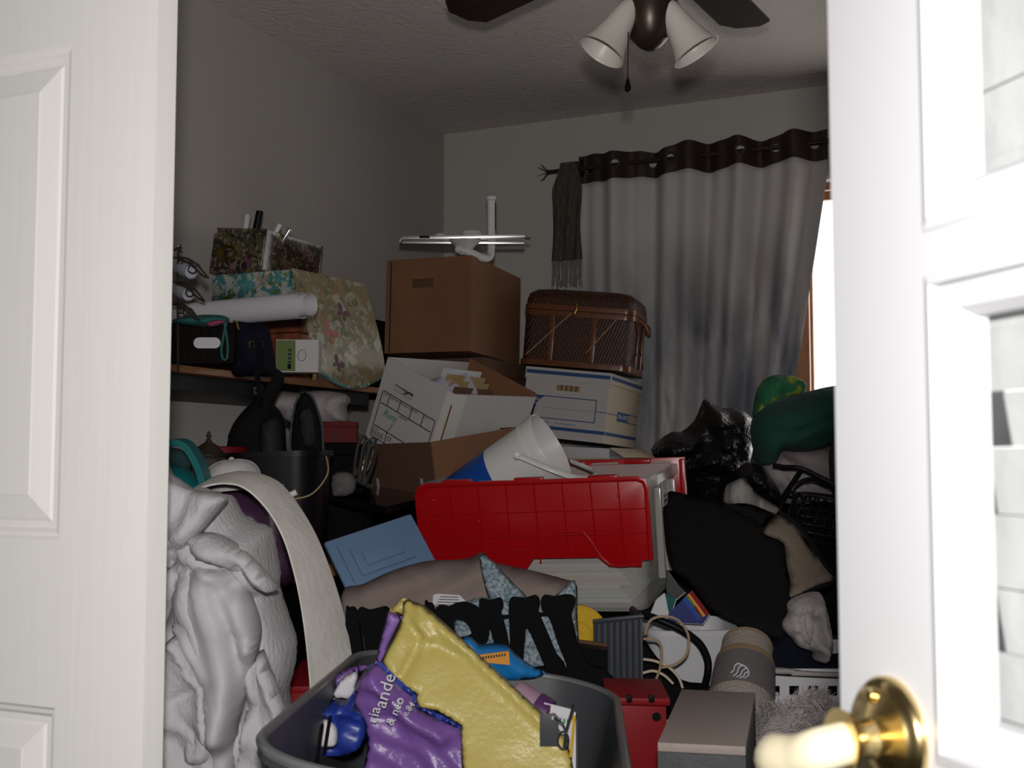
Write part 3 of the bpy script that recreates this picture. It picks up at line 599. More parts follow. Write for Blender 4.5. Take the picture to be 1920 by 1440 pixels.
# ------------------------------------------------------------------ desk and what stands on it
DX, DZ = -1.50, .885
dk = root('desk', 'tan-edged desk with dark drawers along the left wall', 'desk', (-1.83, 2.3, 0))
def dkc(n, mb, m, **k): return wc(n, mb, m, dk, **k)
dkc('desk_top', MB().box((XL+.016, 1.35, DZ-.03), (DX, 3.0, DZ)), M['wood'], bevel=.004)
dkc('carcass', MB().box((XL+.016, 1.42, .02), (DX-.06, 2.95, DZ-.031)), M['blackm'])
for k in range(4):
    z = .06+k*.2; dr = dkc('drawer', MB().box((DX-.059, 1.75, z), (DX-.042, 2.55, z+.185)), M['black'], bevel=.003)
    ob('drawer_pull', MB().tube([Vector((DX-.04, 2.0, z+.1))-dk.location, Vector((DX-.028, 2.0, z+.1))-dk.location, Vector((DX-.028, 2.12, z+.1))-dk.location, Vector((DX-.04, 2.12, z+.1))-dk.location], .004, 6), M['dchrome'], dr, smooth=True)
# black bin
bn = root('black_bin', 'black plastic bin holding the black backpack on the desk', 'bin', (0,0,0))
P = at(530, 940, 2.48); bn.location = Vector((P.x, P.y, DZ+.001)); bn.rotation_euler = (0, R_(-2), YAW); bh = at(530, 848, 2.48).z-DZ
ob('body', tub(.205, .19, bh, .86, .06, .004, .008), M['black'], bn, smooth=True)
ob('bail_wire', MB().tube([Vector((.103, -.02, bh-.01)), Vector((.112, -.06, bh-.05)), Vector((.085, -.10, bh-.09)), Vector((.04, -.105, bh-.1))], .0018, 6, smooth=6), M['jute'], bn, smooth=True)
ob('bail_grip', MB().tube([Vector((.055,-.105,bh-.085)), Vector((.0,-.108,bh-.108))], .0065, 12), M['white'], bn, smooth=True)
# black backpack
bp = root('black_backpack', 'black backpack with thick webbing straps standing in the bin', 'backpack', at(485, 900, 2.62))
wc('body', puff([(425,850),(428,820),(432,806),(440,790),(458,768),(476,752),(490,746),(512,758),(528,775),(535,800),(536,830),(535,900),(430,900)], 2.64, .08, res=.011, nz=(.012,14), rid=.012, back=.8), M['blkcloth'], bp, smooth=True, angle=180)
wc('front_pocket', puff([(487,800),(500,785),(520,782),(531,800),(534,850),(520,870),(490,868)], 2.57, .03, res=.010, nz=(.008,20), wr=(.012,70,60,14)), mat('slate_nylon', (.013,.0135,.015), .7, spec=.2, bump=.3, bs=40), bp, smooth=True, angle=180)
wc('shoulder_strap', sheet(lambda u, v: at(476+10*u+8*math.sin(v*1.6), 700+v*62, 2.60-.04*math.sin(v*3)), 4, 16, .008), M['blackm'], bp, smooth=True)
wc('shoulder_strap', MB().tube([at(x, y, 2.60) for x, y in ((490,768),(503,745),(517,720),(524,702),(527,697))], [.016,.012], 10, smooth=4, flat=.5), M['blkcloth'], bp, smooth=True)
wc('strap_adjuster', MB().tube([at(x, y, 2.585) for x, y in ((477,728),(491,726),(491,736),(478,738))], .004, 6, closed=True), M['gray'], bp, smooth=True)
# slipper / sneaker
sn = root('black_slipper', 'black and grey slipper standing toe up beside the backpack', 'shoe', at(575, 842, 2.60))
wc('upper', puff([(545,842),(546,810),(550,775),(558,748),(570,735),(585,743),(596,770),(604,800),(606,842),(600,880),(548,880)], 2.64, .05, res=.009, nz=(.005,20), back=.6), M['blkcloth'], sn, smooth=True, angle=180)
wc('toe_panel', puff([(562,800),(560,775),(568,765),(582,768),(588,790),(590,830),(575,842),(565,825)], 2.595, .016, res=.008, nz=(.006,30), wr=(.012,80,70,14)), mat('slate_knit', (.016,.0155,.0165), .8, spec=.2, bump=.3, bs=60), sn, smooth=True, angle=180)
wc('pull_loop', MB().tube([at(x, y, 2.61) for x, y in ((566,740),(563,733),(568,731),(574,737))], .003, 6, smooth=3), M['black'], sn, smooth=True)
wc('sole_edge', MB().tube([at(x, y, 2.63) for x, y in ((545,845),(546,810),(550,775),(558,748),(570,735),(585,743),(596,770),(604,800),(606,845))], .003, 6, smooth=3), M['gray'], sn, smooth=True)
# white pillow, red box and what carries them
bx_ = root('black_storage_case', 'black storage case under the red box on the desk', 'case', at(640, 900, 3.02)); bx_.location.z = DZ+.001; bx_.rotation_euler = (0,0,YAW)
zt = at(640, 832, 3.02).z-DZ-.002
ob('body', MB().box((-.12,-.02,0), (.06,.2,zt-.03)), M['blackm'], bx_, bevel=.006)
ob('lid', MB().box((-.125,-.025,zt-.029), (.065,.205,zt)), M['blackm'], bx_, bevel=.006)
rb = root('red_box', 'small red box with a printed badge below the white pillow', 'box', (0,0,0)); P = at(598, 831, 3.0); rb.location = P; rb.rotation_euler = (0, 0, YAW+R_(6))
ob('body', MB().box((0,0,.002), (.096,.14,.042)), M['dred2'], rb)
ob('lid', MB().box((-.002,-.002,.0425), (.098,.142,.056)), M['dred2'], rb, bevel=.001)
ob('badge_ring', MB().tube([Vector((.040+.007*math.cos(a), -.0024, .020+.013*math.sin(a))) for a in [k*math.pi/8 for k in range(16)]], .0012, 5, closed=True), M['gray'], rb)
cloth('white_pillow', 'crumpled white pillow on the red box below the shelf', 'pillow', [(508,760),(514,740),(528,733),(560,736),(595,732),(630,735),(650,740),(657,752),(650,765),(656,790),(640,794),(610,798),(585,808),(555,800),(530,785)], 3.04, .055, M['wcloth'], res=.008, nz=(.012,14), wr=(.034,-25,22,5), rid=.008, back=.8)
# urn lamp
ur = root('metal_urn', 'dark metal urn with a turned finial on the desk', 'urn', (0,0,0)); P = at(390, 900, 2.38); ur.location = Vector((P.x, P.y, DZ+.001)); zz = lambda y: at(390, y, 2.38).z-DZ
ob('body', MB().lathe([(.03,0),(.045,.02),(.055,zz(930)),(.050,zz(880)),(.042,zz(862)),(.036,zz(857))], 28), M['dchrome'], ur, smooth=True)
ob('lid', MB().lathe([(.040,zz(857)),(.041,zz(853)),(.030,zz(849)),(.020,zz(838)),(.013,zz(833)),(.006,zz(829))], 28), M['bronze'], ur, smooth=True)
ob('finial', MB().lathe([(.005,zz(830)),(.0065,zz(826)),(.003,zz(823)),(.006,zz(818)),(.003,zz(814)),(.004,zz(812)),(.001,zz(809))], 16), M['dchrome'], ur, smooth=True)
ur2 = root('red_tin', 'low red tin behind the dark metal urn', 'tin', (0,0,0)); P = at(415, 842, 2.55); ur2.location = Vector((P.x, P.y, DZ+.001)); zr_ = at(415, 838, 2.55).z-DZ
ob('body', MB().lathe([(.055,0),(.055,zr_-.02)], 28), M['dred2'], ur2, smooth=True); ob('lid', MB().lathe([(.057,zr_-.022),(.057,zr_-.002),(.05,zr_)], 28), M['dred2'], ur2, smooth=True)
# teal bag with wide handle
tt = root('teal_tote', 'teal tote bag with a broad stiff handle behind the grey robe', 'bag', (0,0,0)); d_ = 2.14; tt.location = at(345, 940, d_)
arc = [(300,842),(318,832),(335,829),(350,834),(362,848),(372,866),(380,885),(388,915)]
AP = [at(x, y, d_) for x, y in arc]; AP = cat(AP, 5)
hb = MB(); 
wc('handle', sheet(lambda u, v: AP[int(round(u*(len(AP)-1)))]+FW*(.05*(v-.5))+(at(318,905,d_)-AP[int(round(u*(len(AP)-1)))]).normalized()*.012*v*-0, len(AP)-1, 3, .012), M['tealp'], tt, smooth=True)
wc('body', puff([(300,880),(330,872),(352,880),(368,895),(380,915),(385,990),(300,990)], d_+.02, .05, res=.012, nz=(.008,16), back=.8), M['tealp'], tt, smooth=True, angle=180)
wc('lining', puff([(300,846),(325,840),(345,846),(358,868),(352,885),(325,880),(300,884)], d_+.05, .012, res=.012), mat('teal_lining', (.006,.028,.03), .9), tt, smooth=True, angle=180)
# cap
cp = root('baseball_cap', 'light grey baseball cap above the cream strip', 'cap', at(440, 908, 2.24)); Q = Matrix.Translation(at(438, 908, 2.24)) @ Matrix.Rotation(YAW, 4, 'Z') @ Matrix.Rotation(R_(-6), 4, 'Y')
ch_ = .047
wc('crown', MB().lathe([(.052,-.012),(.0525,0),(.050,ch_*.45),(.042,ch_*.75),(.028,ch_*.93),(.012,ch_),(.002,ch_*1.01)], 32, Q, 1, 1.15), M['cap'], cp, smooth=True)
wc('button', MB().lathe([(.005,ch_),(.006,ch_+.002),(.004,ch_+.005),(.001,ch_+.006)], 12, Q), M['cap'], cp, smooth=True)
for k in range(6):
    a = k*math.pi/3+.3; wc('seam', MB().tube([Q @ Vector((r*1.01*math.cos(a), r*1.16*math.sin(a), z)) for r, z in ((.0525,0),(.050,ch_*.45),(.042,ch_*.75),(.028,ch_*.93),(.010,ch_*1.01))], .0009, 4, smooth=3), M['cap'], cp)
wc('brim', sheet(lambda u, v: Q @ Vector(((.050+.045*v)*math.cos(R_(-40+80*u)), (.055+.03*v)*math.sin(R_(-40+80*u)), -.004-.012*v*math.cos(R_(-60+120*u))*-.2-.010*v)), 16, 6, .003), M['cap'], cp, smooth=True)
# dark purple bag under cap and strip
cloth('purple_duffel', 'dark purple shiny bag between the robe and the cream strip', 'bag', [(380,912),(420,905),(470,915),(505,940),(525,980),(535,1030),(540,1100),(400,1100),(370,1000)], 2.30, .05, M['dpurple'], res=.016, nz=(.012,12), rid=.012, back=.9)
# cream curved strip
cs = root('cream_vinyl_strip', 'cream vinyl strip bent into a tall arch beside the robe', 'vinyl strip', at(620, 1330, 2.1))
OE = [(372,915),(390,900),(420,889),(455,884),(490,890),(525,907),(557,945),(590,1000),(615,1060),(635,1120),(650,1180),(660,1240),(668,1320),(672,1420)]
IE = [(360,922),(385,912),(410,907),(430,907),(452,912),(478,930),(508,965),(532,1010),(548,1060),(560,1110),(570,1170),(578,1240),(584,1320),(588,1420)]
def dep_(i): return 2.24-.0*i
O3 = cat([at(x, y, 2.22-.14*min(1, i/12)) for i, (x, y) in enumerate(OE)], 5); I3 = cat([at(x, y, 2.07-.10*min(1, i/12)) for i, (x, y) in enumerate(IE)], 5)
wc('strip', sheet(lambda u, v: O3[int(round(u*(len(O3)-1)))].lerp(I3[int(round(u*(len(O3)-1)))], v)+UP*.004*math.sin(v*math.pi), len(O3)-1, 6, .003), M['cream'], cs, smooth=True)
# grey robe
fol = [([(428,935),(395,980),(350,1035),(312,1062)], -.045, .012), ([(412,935),(378,985),(335,1040)], .022, .028), ([(350,920),(338,965),(312,1010)], -.020, .018),
 ([(340,1035),(375,1040),(420,1060),(445,1085)], -.030, .014), ([(365,1005),(420,1015),(470,1045),(510,1090)], .030, .030), ([(392,1048),(440,1090),(465,1150),(488,1185),(480,1240),(455,1300),(440,1360)], .030, .026),
 ([(455,1062),(478,1110),(493,1170),(490,1210),(470,1290),(440,1400)], -.050, .010), ([(366,1062),(352,1112),(322,1168)], -.035, .012), ([(325,1185),(362,1232),(395,1290),(405,1370)], .026, .016), ([(335,1190),(372,1240),(404,1300),(412,1380)], -.016, .008),
 ([(330,1310),(380,1285),(400,1275)], -.022, .012), ([(385,1100),(420,1180),(435,1270),(430,1360)], .032, .030), ([(408,1090),(440,1150),(458,1230),(455,1300)], -.022, .010), ([(487,1210),(512,1270),(545,1360)], .024, .014), ([(478,1250),(470,1330)], -.03, .012),
 ([(430,945),(470,975),(500,1010),(512,1060)], .022, .022), ([(445,1095),(480,1105),(515,1108)], -.028, .012), ([(520,1130),(535,1190),(540,1260)], .02, .02), ([(440,985),(420,1005),(395,1010)], -.018, .010)]
rbx = cloth('grey_robe', 'crumpled pale grey puckered robe heaped by the white panel door', 'robe', [(286,880),(312,889),(335,905),(352,916),(372,913),(400,922),(428,930),(440,950),(455,972),(500,990),(510,1010),(515,1040),(523,1085),(520,1105),(530,1140),(545,1185),(554,1215),(550,1260),(540,1300),(543,1340),(548,1370),(556,1440),(560,1560),(280,1560)], 1.80, .10, M['robe'], res=.0075, folds=fol, nz=(.010,8), wr=(.014,64,24,3), edge=.06, back=1.2, rid=.004, sm=3)

fol2 = [(a_, b_*(.85 if b_ > 0 else .8), c_) for a_, b_, c_ in fol]
def rlayer(n, o, d, t, m, **k): wc(n, puff(o, d, t, res=.0062, folds=fol2, **k), m, rbx, smooth=True, angle=180)
rlayer('collar_flap', [(300,900),(330,905),(352,916),(400,922),(428,931),(418,952),(388,990),(348,1036),(310,1066),(296,1000)], 1.70, .022, M['robe'], nz=(.005,14), wr=(.008,-50,36,5), edge=.010, rid=.002)
rlayer('satin_lining', [(345,1085),(372,1052),(408,1060),(450,1072),(475,1120),(491,1172),(487,1215),(468,1290),(448,1360),(438,1470),(402,1470),(397,1335),(372,1255),(336,1192),(324,1170),(348,1122)], 1.70, .028, mat('robe_satin', (.40,.385,.40), .6), nz=(.004,8), wr=(.010,75,22,2.5), edge=.012, rid=.0)
rlayer('lower_fold', [(330,1190),(352,1205),(378,1258),(400,1310),(410,1470),(300,1470),(296,1250)], 1.69, .022, M['robe'], nz=(.006,16), wr=(.008,35,55,9), edge=.010, rid=.003)
rlayer('skirt_fold', [(490,1212),(512,1260),(536,1320),(552,1380),(562,1470),(448,1470),(462,1330),(478,1270)], 1.71, .026, M['robe'], nz=(.006,16), wr=(.008,70,55,9), edge=.010, rid=.003)
rlayer('sleeve_fold', [(360,1005),(400,998),(440,1015),(480,1050),(512,1085),(523,1106),(500,1108),(462,1095),(440,1068),(400,1052),(362,1048)], 1.70, .03, M['robe'], nz=(.006,16), wr=(.008,25,50,6), edge=.010, rid=.003)

# ------------------------------------------------------------------ stack against the back wall
cab = root('storage_cabinet', 'added low storage cabinet, black for shade, under the stacked boxes by the back wall', 'cabinet', (-1.62, 3.66, 0))  # added support; its black stands in for shade between the boxes
ob('carcass', MB().box((-.5,-.34,0), (.47,.34,1.10)), M['blackm'], cab, bevel=.004)
for x0, x1 in ((-.495,-.02), (-.01,.465)):
    dd = ob('cabinet_door', MB().box((x0,-.36,.04), (x1,-.341,1.09)), M['black'], cab, bevel=.003); ob('knob', MB().lathe([(.006,0),(.012,.012),(.004,.02)], 14, Matrix.Translation((x1-.04 if x0 < -.1 else x0+.04,-.36,.8)) @ Matrix.Rotation(math.pi/2, 4, 'X')), M['dchrome'], dd, smooth=True)
uc = root('brown_carton', 'plain carton in shadow-dark brown hidden beneath the brown file carton', 'box', (-1.72, 3.50, 1.101))  # dark kraft carries the shadow under the file carton in its colour
ob('body', open_box(.30, .40, .30, .005), M['kraftd'], uc); ob('lid', MB().box((-.155,-.205,.301), (.155,.205,.352)), M['kraftd'], uc, bevel=.002)
# brown carton
kb = root('brown_file_carton', 'tall brown cardboard file carton with a hand slot', 'box', (-1.724, 3.405, 1.460), (R_(-1.4), R_(.5), R_(2.4)))
w_, l_, h_ = .296, .419, .295
ob('front_panel', MB().cells([-w_/2, -.055, .018, w_/2], [0, .205, .233, h_], lambda i, j: (i, j) != (1, 1), .005, -l_/2), M['kraft'], kb)
m = MB(); m.box((-w_/2,l_/2-.005,0), (w_/2,l_/2,h_)).box((-w_/2,-l_/2+.005,0), (-w_/2+.005,l_/2-.005,h_)).box((w_/2-.005,-l_/2+.005,0), (w_/2,l_/2-.005,h_)).box((-w_/2+.005,-l_/2+.005,0), (w_/2-.005,l_/2-.005,.005))
ob('side_panels', m, M['kraft'], kb)
ob('top_flap', MB().box((-w_/2+.001,-l_/2+.001,h_+.0004), (w_/2-.001,0,h_+.004)), M['kraft'], kb); ob('top_flap', MB().box((-w_/2+.001,.002,h_+.0004), (w_/2-.001,l_/2-.001,h_+.004)), M['kraft'], kb)
ob('slot_backing', MB().box((-.06,-l_/2+.008,.2), (.025,-l_/2+.012,.24)), M['kraftd'], kb)
ob('printed_stripe', MB().box((-w_/2+.0145,-l_/2-.0005,.004), (-w_/2+.019,-l_/2,h_-.003)), M['ink'], kb)
# drain / bracket contraption on top
TZ = 1.46+.3005; dd_ = 3.66
ab = root('aluminium_bracket', 'aluminium double bar with white plastic funnel and pipe on the brown carton', 'bracket', (0,0,0)); ab.location = Vector((at(885,480,dd_).x, at(885,480,dd_).y, TZ))
def bar(x0, y0, x1, y1, th, m, d=dd_, n='rail'):
    a, b = at(x0, y0, d), at(x1, y1, d); ax = (b-a).normalized(); u = UP*th; f = FW*.016
    return wc(n, MB().hexa([a-u-f, b-u-f, b-u+f, a-u+f, a+u-f, b+u-f, b+u+f, a+u+f]), m, ab, bevel=.0015)
b1 = bar(754, 447, 985, 443, .0055, M['alu'], dd_-.03); b2 = bar(750, 455, 984, 456, .0048, M['alu'], dd_+.02)
bar(985, 447, 994, 447, .002, M['bronze'], dd_, 'end_pin'); bar(787, 445, 806, 445, .003, M['black'], dd_-.047, 'maker_plate')
wc('rail_end', MB().tube([at(750,455,dd_-.03), at(754,448,dd_-.03), at(762,446,dd_-.03)], .006, 8, smooth=3), M['alu'], ab, smooth=True)
fq = axis_m(at(872, 452, dd_), -UP)
wc('funnel', MB().lathe([(.048,-.004),(.050,.0),(.040,.010),(.026,.022),(.018,.034),(.017,.044)], 28, fq), M['white'], ab, smooth=True)
wc('wing_knob', MB().lathe([(.030,-.03),(.034,-.024),(.026,-.014),(.030,-.006)], 20, axis_m(at(884, 452, dd_), -UP)), M['white'], ab, smooth=True)
wc('wing_knob', MB().lathe([(.010,-.022),(.018,-.016),(.012,-.006)], 16, axis_m(at(826, 450, dd_), -UP)), M['white'], ab, smooth=True)
wc('trap_ball', MB().lathe([(.002,-.016),(.011,-.013),(.016,0),(.011,.013),(.002,.016)], 20, axis_m(at(862, 467, dd_-.01), RT)), M['white'], ab, smooth=True)
wc('trap_pipe', MB().tube([at(866,468,dd_-.01), at(885,475,dd_-.01), at(905,484,dd_+.01), at(918,482,dd_+.04), at(921,465,dd_+.05), at(921,430,dd_+.05), at(921,374,dd_+.05)], .0125, 16, smooth=6), M['white'], ab, smooth=True)
wc('pipe_collar', MB().lathe([(.014,0),(.0165,.002),(.0165,.012),(.014,.014)], 20, axis_m(at(921,376,dd_+.05), UP)), M['white'], ab, smooth=True)
wc('pipe_seam', MB().box((0,0,0),(.001,.001,.001)) if False else MB().tube([at(929,380,dd_+.035), at(929,430,dd_+.035)], .0022, 6), M['gray'], ab)
# office file box
ofb = root('banker_box', 'white and blue lidded file box under the wicker chest', 'box', (-1.415, 3.745, 1.193), (R_(-1.7), R_(6.3), R_(2.6)))
w_, l_, h_ = .299, .382, .229; fy = -l_/2
def hs(i, j): return (i, j) != (1, 1)
ob('front_panel', MB().cells([-w_/2+.004, -.035, .045, w_/2-.004], [0, .158, .176, h_-.02], hs, .004, fy), M['card'], ofb)
m = MB().box((-w_/2+.004,l_/2-.004,0), (w_/2-.004,l_/2,h_-.02)).box((-w_/2+.004,fy+.004,0), (-w_/2+.008,l_/2-.004,h_-.02)).box((-w_/2+.008,fy+.004,0), (w_/2-.008,l_/2-.004,.004)); ob('body', m, M['card'], ofb)
sd_ = ob('side_panel', MB().box((w_/2-.008,fy+.004,0), (w_/2-.004,l_/2-.004,h_-.02)), M['cardy'], ofb)
for k in range(5): ob('folder_edge', MB().box((-.04+.017*k,fy+.02,.01), (-.028+.017*k,fy+.05,.185)), M['folder'], ofb)
lid = ob('lid', MB().box((-w_/2,fy-.003,h_-.006), (w_/2,l_/2+.003,h_)).box((-w_/2,fy-.003,h_-.038), (w_/2,fy,h_-.006)).box((-w_/2,l_/2,h_-.038), (w_/2,l_/2+.003,h_-.006)).box((-w_/2,fy,h_-.038), (-w_/2+.003,l_/2,h_-.006)), M['card'], ofb)
ob('lid_side', MB().box((w_/2-.003,fy,h_-.036), (w_/2,l_/2,h_-.0062)), M['cardy'], lid)
ob('lid_stripe', MB().box((-w_/2+.003,fy-.0035,h_-.021), (w_/2-.004,fy-.0029,h_-.009)), M['blueink'], lid); ob('lid_stripe', MB().box((w_/2-.0001,fy+.004,h_-.021), (w_/2+.0004,l_/2-.004,h_-.009)), M['blueink'], lid)
def bq(x0, z0, x1, z1, m=M['blueink'], n='printed_line'): ob(n, MB().box((x0,fy-.0006,z0), (x1,fy-.0001,z1)), m, ofb)
X0, X1, Z0, Z1 = -.130, .108, .062, .138
bq(X0, Z1-.003, X1, Z1); bq(X1-.003, Z0, X1, Z1); bq(X0, Z0, X1, Z0+.003); bq(-.075, .098, X1-.004, .0988); bq(-w_/2+.006, .027, w_/2-.0045, .038); bq(X1, .098, w_/2-.0045, .1005)
cor = [(X0, fy-.0006, Z0), (X0, fy-.0006, Z1)]+[(X0+.038+.052*math.sin(R_(a))*1., fy-.0006, Z0+.076*(math.sin(R_(a)) if 0 else 1)*(a/90)**.55 if a else Z0) for a in ()]
swoop = [(X0,Z0),(X0,Z1),(-.062,Z1),(-.080,Z1-.006),(-.093,Z1-.018),(-.102,Z1-.034),(-.107,Z1-.052),(-.109,Z0)]
ob('logo_panel', MB().prism([(x, fy-.0007, z) for x, z in swoop], (0,1,0), .0005), M['blueink'], ofb)
txt('Office', .019, M['paper'], ofb, (X0+.003, fy-.0009, Z1-.020), XZ, 'logo_lettering'); txt('DEPOT', .0135, M['paper'], ofb, (X0+.004, fy-.0009, Z1-.033), XZ, 'logo_lettering')
txt('www.officedepot.com', .0085, M['blueink'], ofb, (-.030, fy-.0007, .047), XZ, 'printed_address'); txt('800 59919', .0085, M['blueink'], ofb, (-.082, fy-.0007, .047), XZ, 'printed_address')
xs_ = w_/2-.0038
def sq(y0, z0, y1, z1, m=M['blueink'], n='printed_line'): ob(n, MB().box((xs_-.0002,y0,z0), (xs_+.0004,y1,z1)), m, ofb)
sq(fy+.004, .027, l_/2-.004, .038); sq(fy+.004, .098, fy+.12, .1005); sq(fy+.12, .080, fy+.30, .112); sq(fy+.255, .083, fy+.30, .109, M['cardy'], 'printed_patch'); sq(fy+.30, .080, l_/2-.006, .083); sq(fy+.30, .109, l_/2-.006, .112)
txt('Office DEPOT', .021, M['paper'], ofb, (xs_+.0005, fy+.128, .090), YZ, 'logo_lettering', 1.0)
for k in range(3): sq(fy+.263, .103-.006*k, fy+.292, .1045-.006*k, M['ink'])
# flat white boxes beneath it
fb1 = root('flat_white_box', 'shallow white carton with a bent flap under the file box', 'box', (-1.40, 3.73, 1.138), (0, R_(3), R_(3)))
ob('body', MB().box((-.16,-.2,0), (.155,.2,.036)), M['grayw'], fb1, bevel=.002)
ob('flap', MB().add([(.156,-.198,.036),(.156,.198,.036),(.215,.21,.012),(.205,-.21,.010),(.156,-.198,.039),(.156,.198,.039),(.215,.21,.015),(.205,-.21,.013)], [(3,2,1,0),(4,5,6,7),(0,1,5,4),(1,2,6,5),(2,3,7,6),(3,0,4,7)]), M['cardy'], fb1)
fb2 = root('cream_folder_stack', 'stack of cream folders below the shallow white carton', 'folders', (-1.40, 3.72, 1.1015))
for k in range(6): ob('folder', MB().box((-.17+.004*(k % 2),-.19,.006*k), (.17-.006*(k % 3),.2,.006*k+.0052)), M['cardy' if k % 2 else 'folder'], fb2)
# wicker chest
wk = root('wicker_chest', 'brown wicker chest with domed lid and bamboo bands', 'basket', (-1.386, 3.699, 1.4335), (0, R_(5.6), R_(8)))
w_, l_, h_ = .372, .268, .185
def rr(w, d, z, r=.035): return [Vector((x, y, z)) for x, y in rrect(w, d, r, 5)]
def loft(rings, capb=True, capt=True):
    m = MB(); K = len(rings[0])
    for g in rings: m.v += g
    for i in range(len(rings)-1):
        for k in range(K): a = i*K; b = a+K; m.f.append([a+k, a+(k+1) % K, b+(k+1) % K, b+k])
    if capb: m.f.append(list(range(K))[::-1])
    if capt: m.f.append([(len(rings)-1)*K+k for k in range(K)])
    return m
ob('body', loft([rr(w_*.985, l_*.985, .004), rr(w_, l_, h_)]), M['wick'], wk, smooth=True)
wl = ob('lid', loft([rr(w_, l_, h_+.001), rr(w_, l_, h_+.035), rr(w_*.97, l_*.95, h_+.056), rr(w_*.88, l_*.82, h_+.070), rr(w_*.7, l_*.6, h_+.077, .03), rr(w_*.3, l_*.25, h_+.080, .02)]), M['wick'], wk, smooth=True)
for z0, z1, p in ((0, .018, wk), (h_-.018, h_-.001, wk), (h_+.002, h_+.018, wl)): ob('bamboo_band', loft([rr(w_+.006, l_+.006, z0), rr(w_+.007, l_+.007, (z0+z1)/2), rr(w_+.006, l_+.006, z1)]), M['bamb'], p, smooth=True)
for x in (-.083, .058): ob('bamboo_slat', MB().box((x-.009,-l_/2-.006,.016), (x+.009,-l_/2-.0005,h_-.016)), M['bamb'], wk, bevel=.002)
for y in (-.04, .05): ob('bamboo_slat', MB().box((w_/2+.0005,y-.007,.016), (w_/2+.006,y+.007,h_-.016)), M['bamb'], wk, bevel=.002)
for x0, z0, x1, z1 in ((-.165,.03,-.02,h_-.005), (.04,.05,.13,h_-.02)):
    n = 16
    ob('braided_cord', MB().tube([Vector((x0+(x1-x0)*i/n, -l_/2-.004-.0012*(i % 2), z0+(z1-z0)*i/n)) for i in range(n+1)], .0022, 6), M['jute'], wk)
ob('cross_cane', MB().tube([Vector((w_/2+.003,-.10,h_-.02)), Vector((w_/2+.003,.10,.03))], .003, 6).tube([Vector((w_/2+.003,.10,h_-.02)), Vector((w_/2+.003,-.10,.03))], .003, 6), M['bamb'], wk)
ob('latch', MB().tube([Vector((-.022,-l_/2-.008,h_+.022)), Vector((-.008,-l_/2-.011,h_+.025)), Vector((-.004,-l_/2-.012,h_+.006)), Vector((-.012,-l_/2-.012,h_-.012)), Vector((-.018,-l_/2-.010,h_-.006))], .0035, 8, smooth=4), M['gold'], wl, smooth=True)
ob('side_handle', MB().tube([Vector((w_/2+.006,-.05,h_-.01)), Vector((w_/2+.022,-.045,h_-.022)), Vector((w_/2+.03,0,h_-.045)), Vector((w_/2+.022,.045,h_-.022)), Vector((w_/2+.006,.05,h_-.01))], .006, 8, smooth=5), M['dwood'], wk, smooth=True)

# ------------------------------------------------------------------ glossy panel, lower brown box, tilted file box
gs = root('black_stand', 'added cabinet stand, black for shade, beneath the glossy black panel', 'stand', (-1.38, 3.02, 0), (0,0,0))  # added stand under the panel, black in place of the shaded gap
ob('body', MB().box((-.10,-.12,0), (.3,.24,.985)), M['blackm'], gs, bevel=.005); ob('stand_door', MB().box((-.095,-.132,.03), (.295,-.1205,.97)), M['black'], gs, bevel=.003)
gp_ = [at(724,950,2.60), at(806,930,2.85), at(700,908,3.25), at(606,927,2.85)]
gl = root('glossy_black_panel', 'glossy black flat panel lying under the open brown box', 'panel', gp_[0]-Vector((0,0,.014)))
wc('glass_face', MB().prism(gp_, (0,0,-1), .004), M['blackg'], gl)
wc('back_shell', MB().prism([p-Vector((0,0,.0045)) for p in gp_], (0,0,-1), .012), M['black'], gl, bevel=.002)
o_ = at(818, 928, 2.95); ex = Vector((.168*RT+.15*F0)+ZZ*.034).normalized(); ey = (Vector(-.198*RT+.25*F0)); ey = (ey-ex*ey.dot(ex)).normalized(); ez = ex.cross(ey)
lb = root('open_brown_box', 'open brown cardboard box holding the tilted white file box', 'box', o_)
LW, LL, LH = .30, .32, .135
Lm = basis(ex, ey, ez, o_)
def lbc(n, mb, m, **k): return wc(n, mb.xf(Lm), m, lb, **k)
lbc('left_wall', MB().box((0,.0,0), (.004,LL,LH)), M['kraftd']); lbc('right_wall', MB().box((.004,0,0), (LW,.004,LH)), M['kraft'])  # left wall's darker kraft paints in the shade of a grazing face
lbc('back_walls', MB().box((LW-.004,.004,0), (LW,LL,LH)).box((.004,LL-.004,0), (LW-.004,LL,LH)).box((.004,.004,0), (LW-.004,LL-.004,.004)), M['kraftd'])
for y in (.055, .25): lbc('tape_mark', MB().box((-.0007,y-.006,.002), (0,y+.004,.042)), M['paper2'])
fx = root('printed_file_box', 'open tilted white file box with a black printed form', 'box', (-1.525, 2.911, 1.130), (R_(1.2), R_(24), R_(-16.8)))
w_, l_, h_ = .278, .324, .248; fy = -l_/2
ob('front_panel', MB().cells([-w_/2, -.085, -.005, w_/2], [0, .172, .190, h_], lambda i, j: (i, j) != (1, 1), .004, fy), M['card'], fx)
ob('side_panel', MB().box((w_/2-.004,fy+.004,0), (w_/2,l_/2,h_)), M['card'], fx)
ob('back_panel', MB().box((-w_/2,l_/2-.004,0), (w_/2-.004,l_/2,h_+.012)), M['kraft'], fx)
ob('inner_liner', MB().box((w_/2-.006,fy+.005,.01), (w_/2-.0045,l_/2-.005,h_-.001)).box((-w_/2+.006,l_/2-.006,.01), (w_/2-.007,l_/2-.0045,h_)), M['kraft'], fx)
ob('left_panel', MB().box((-w_/2,fy+.004,0), (-w_/2+.004,l_/2-.004,h_)).box((-w_/2+.004,fy+.004,0), (w_/2-.004,l_/2-.004,.004)), M['card'], fx)
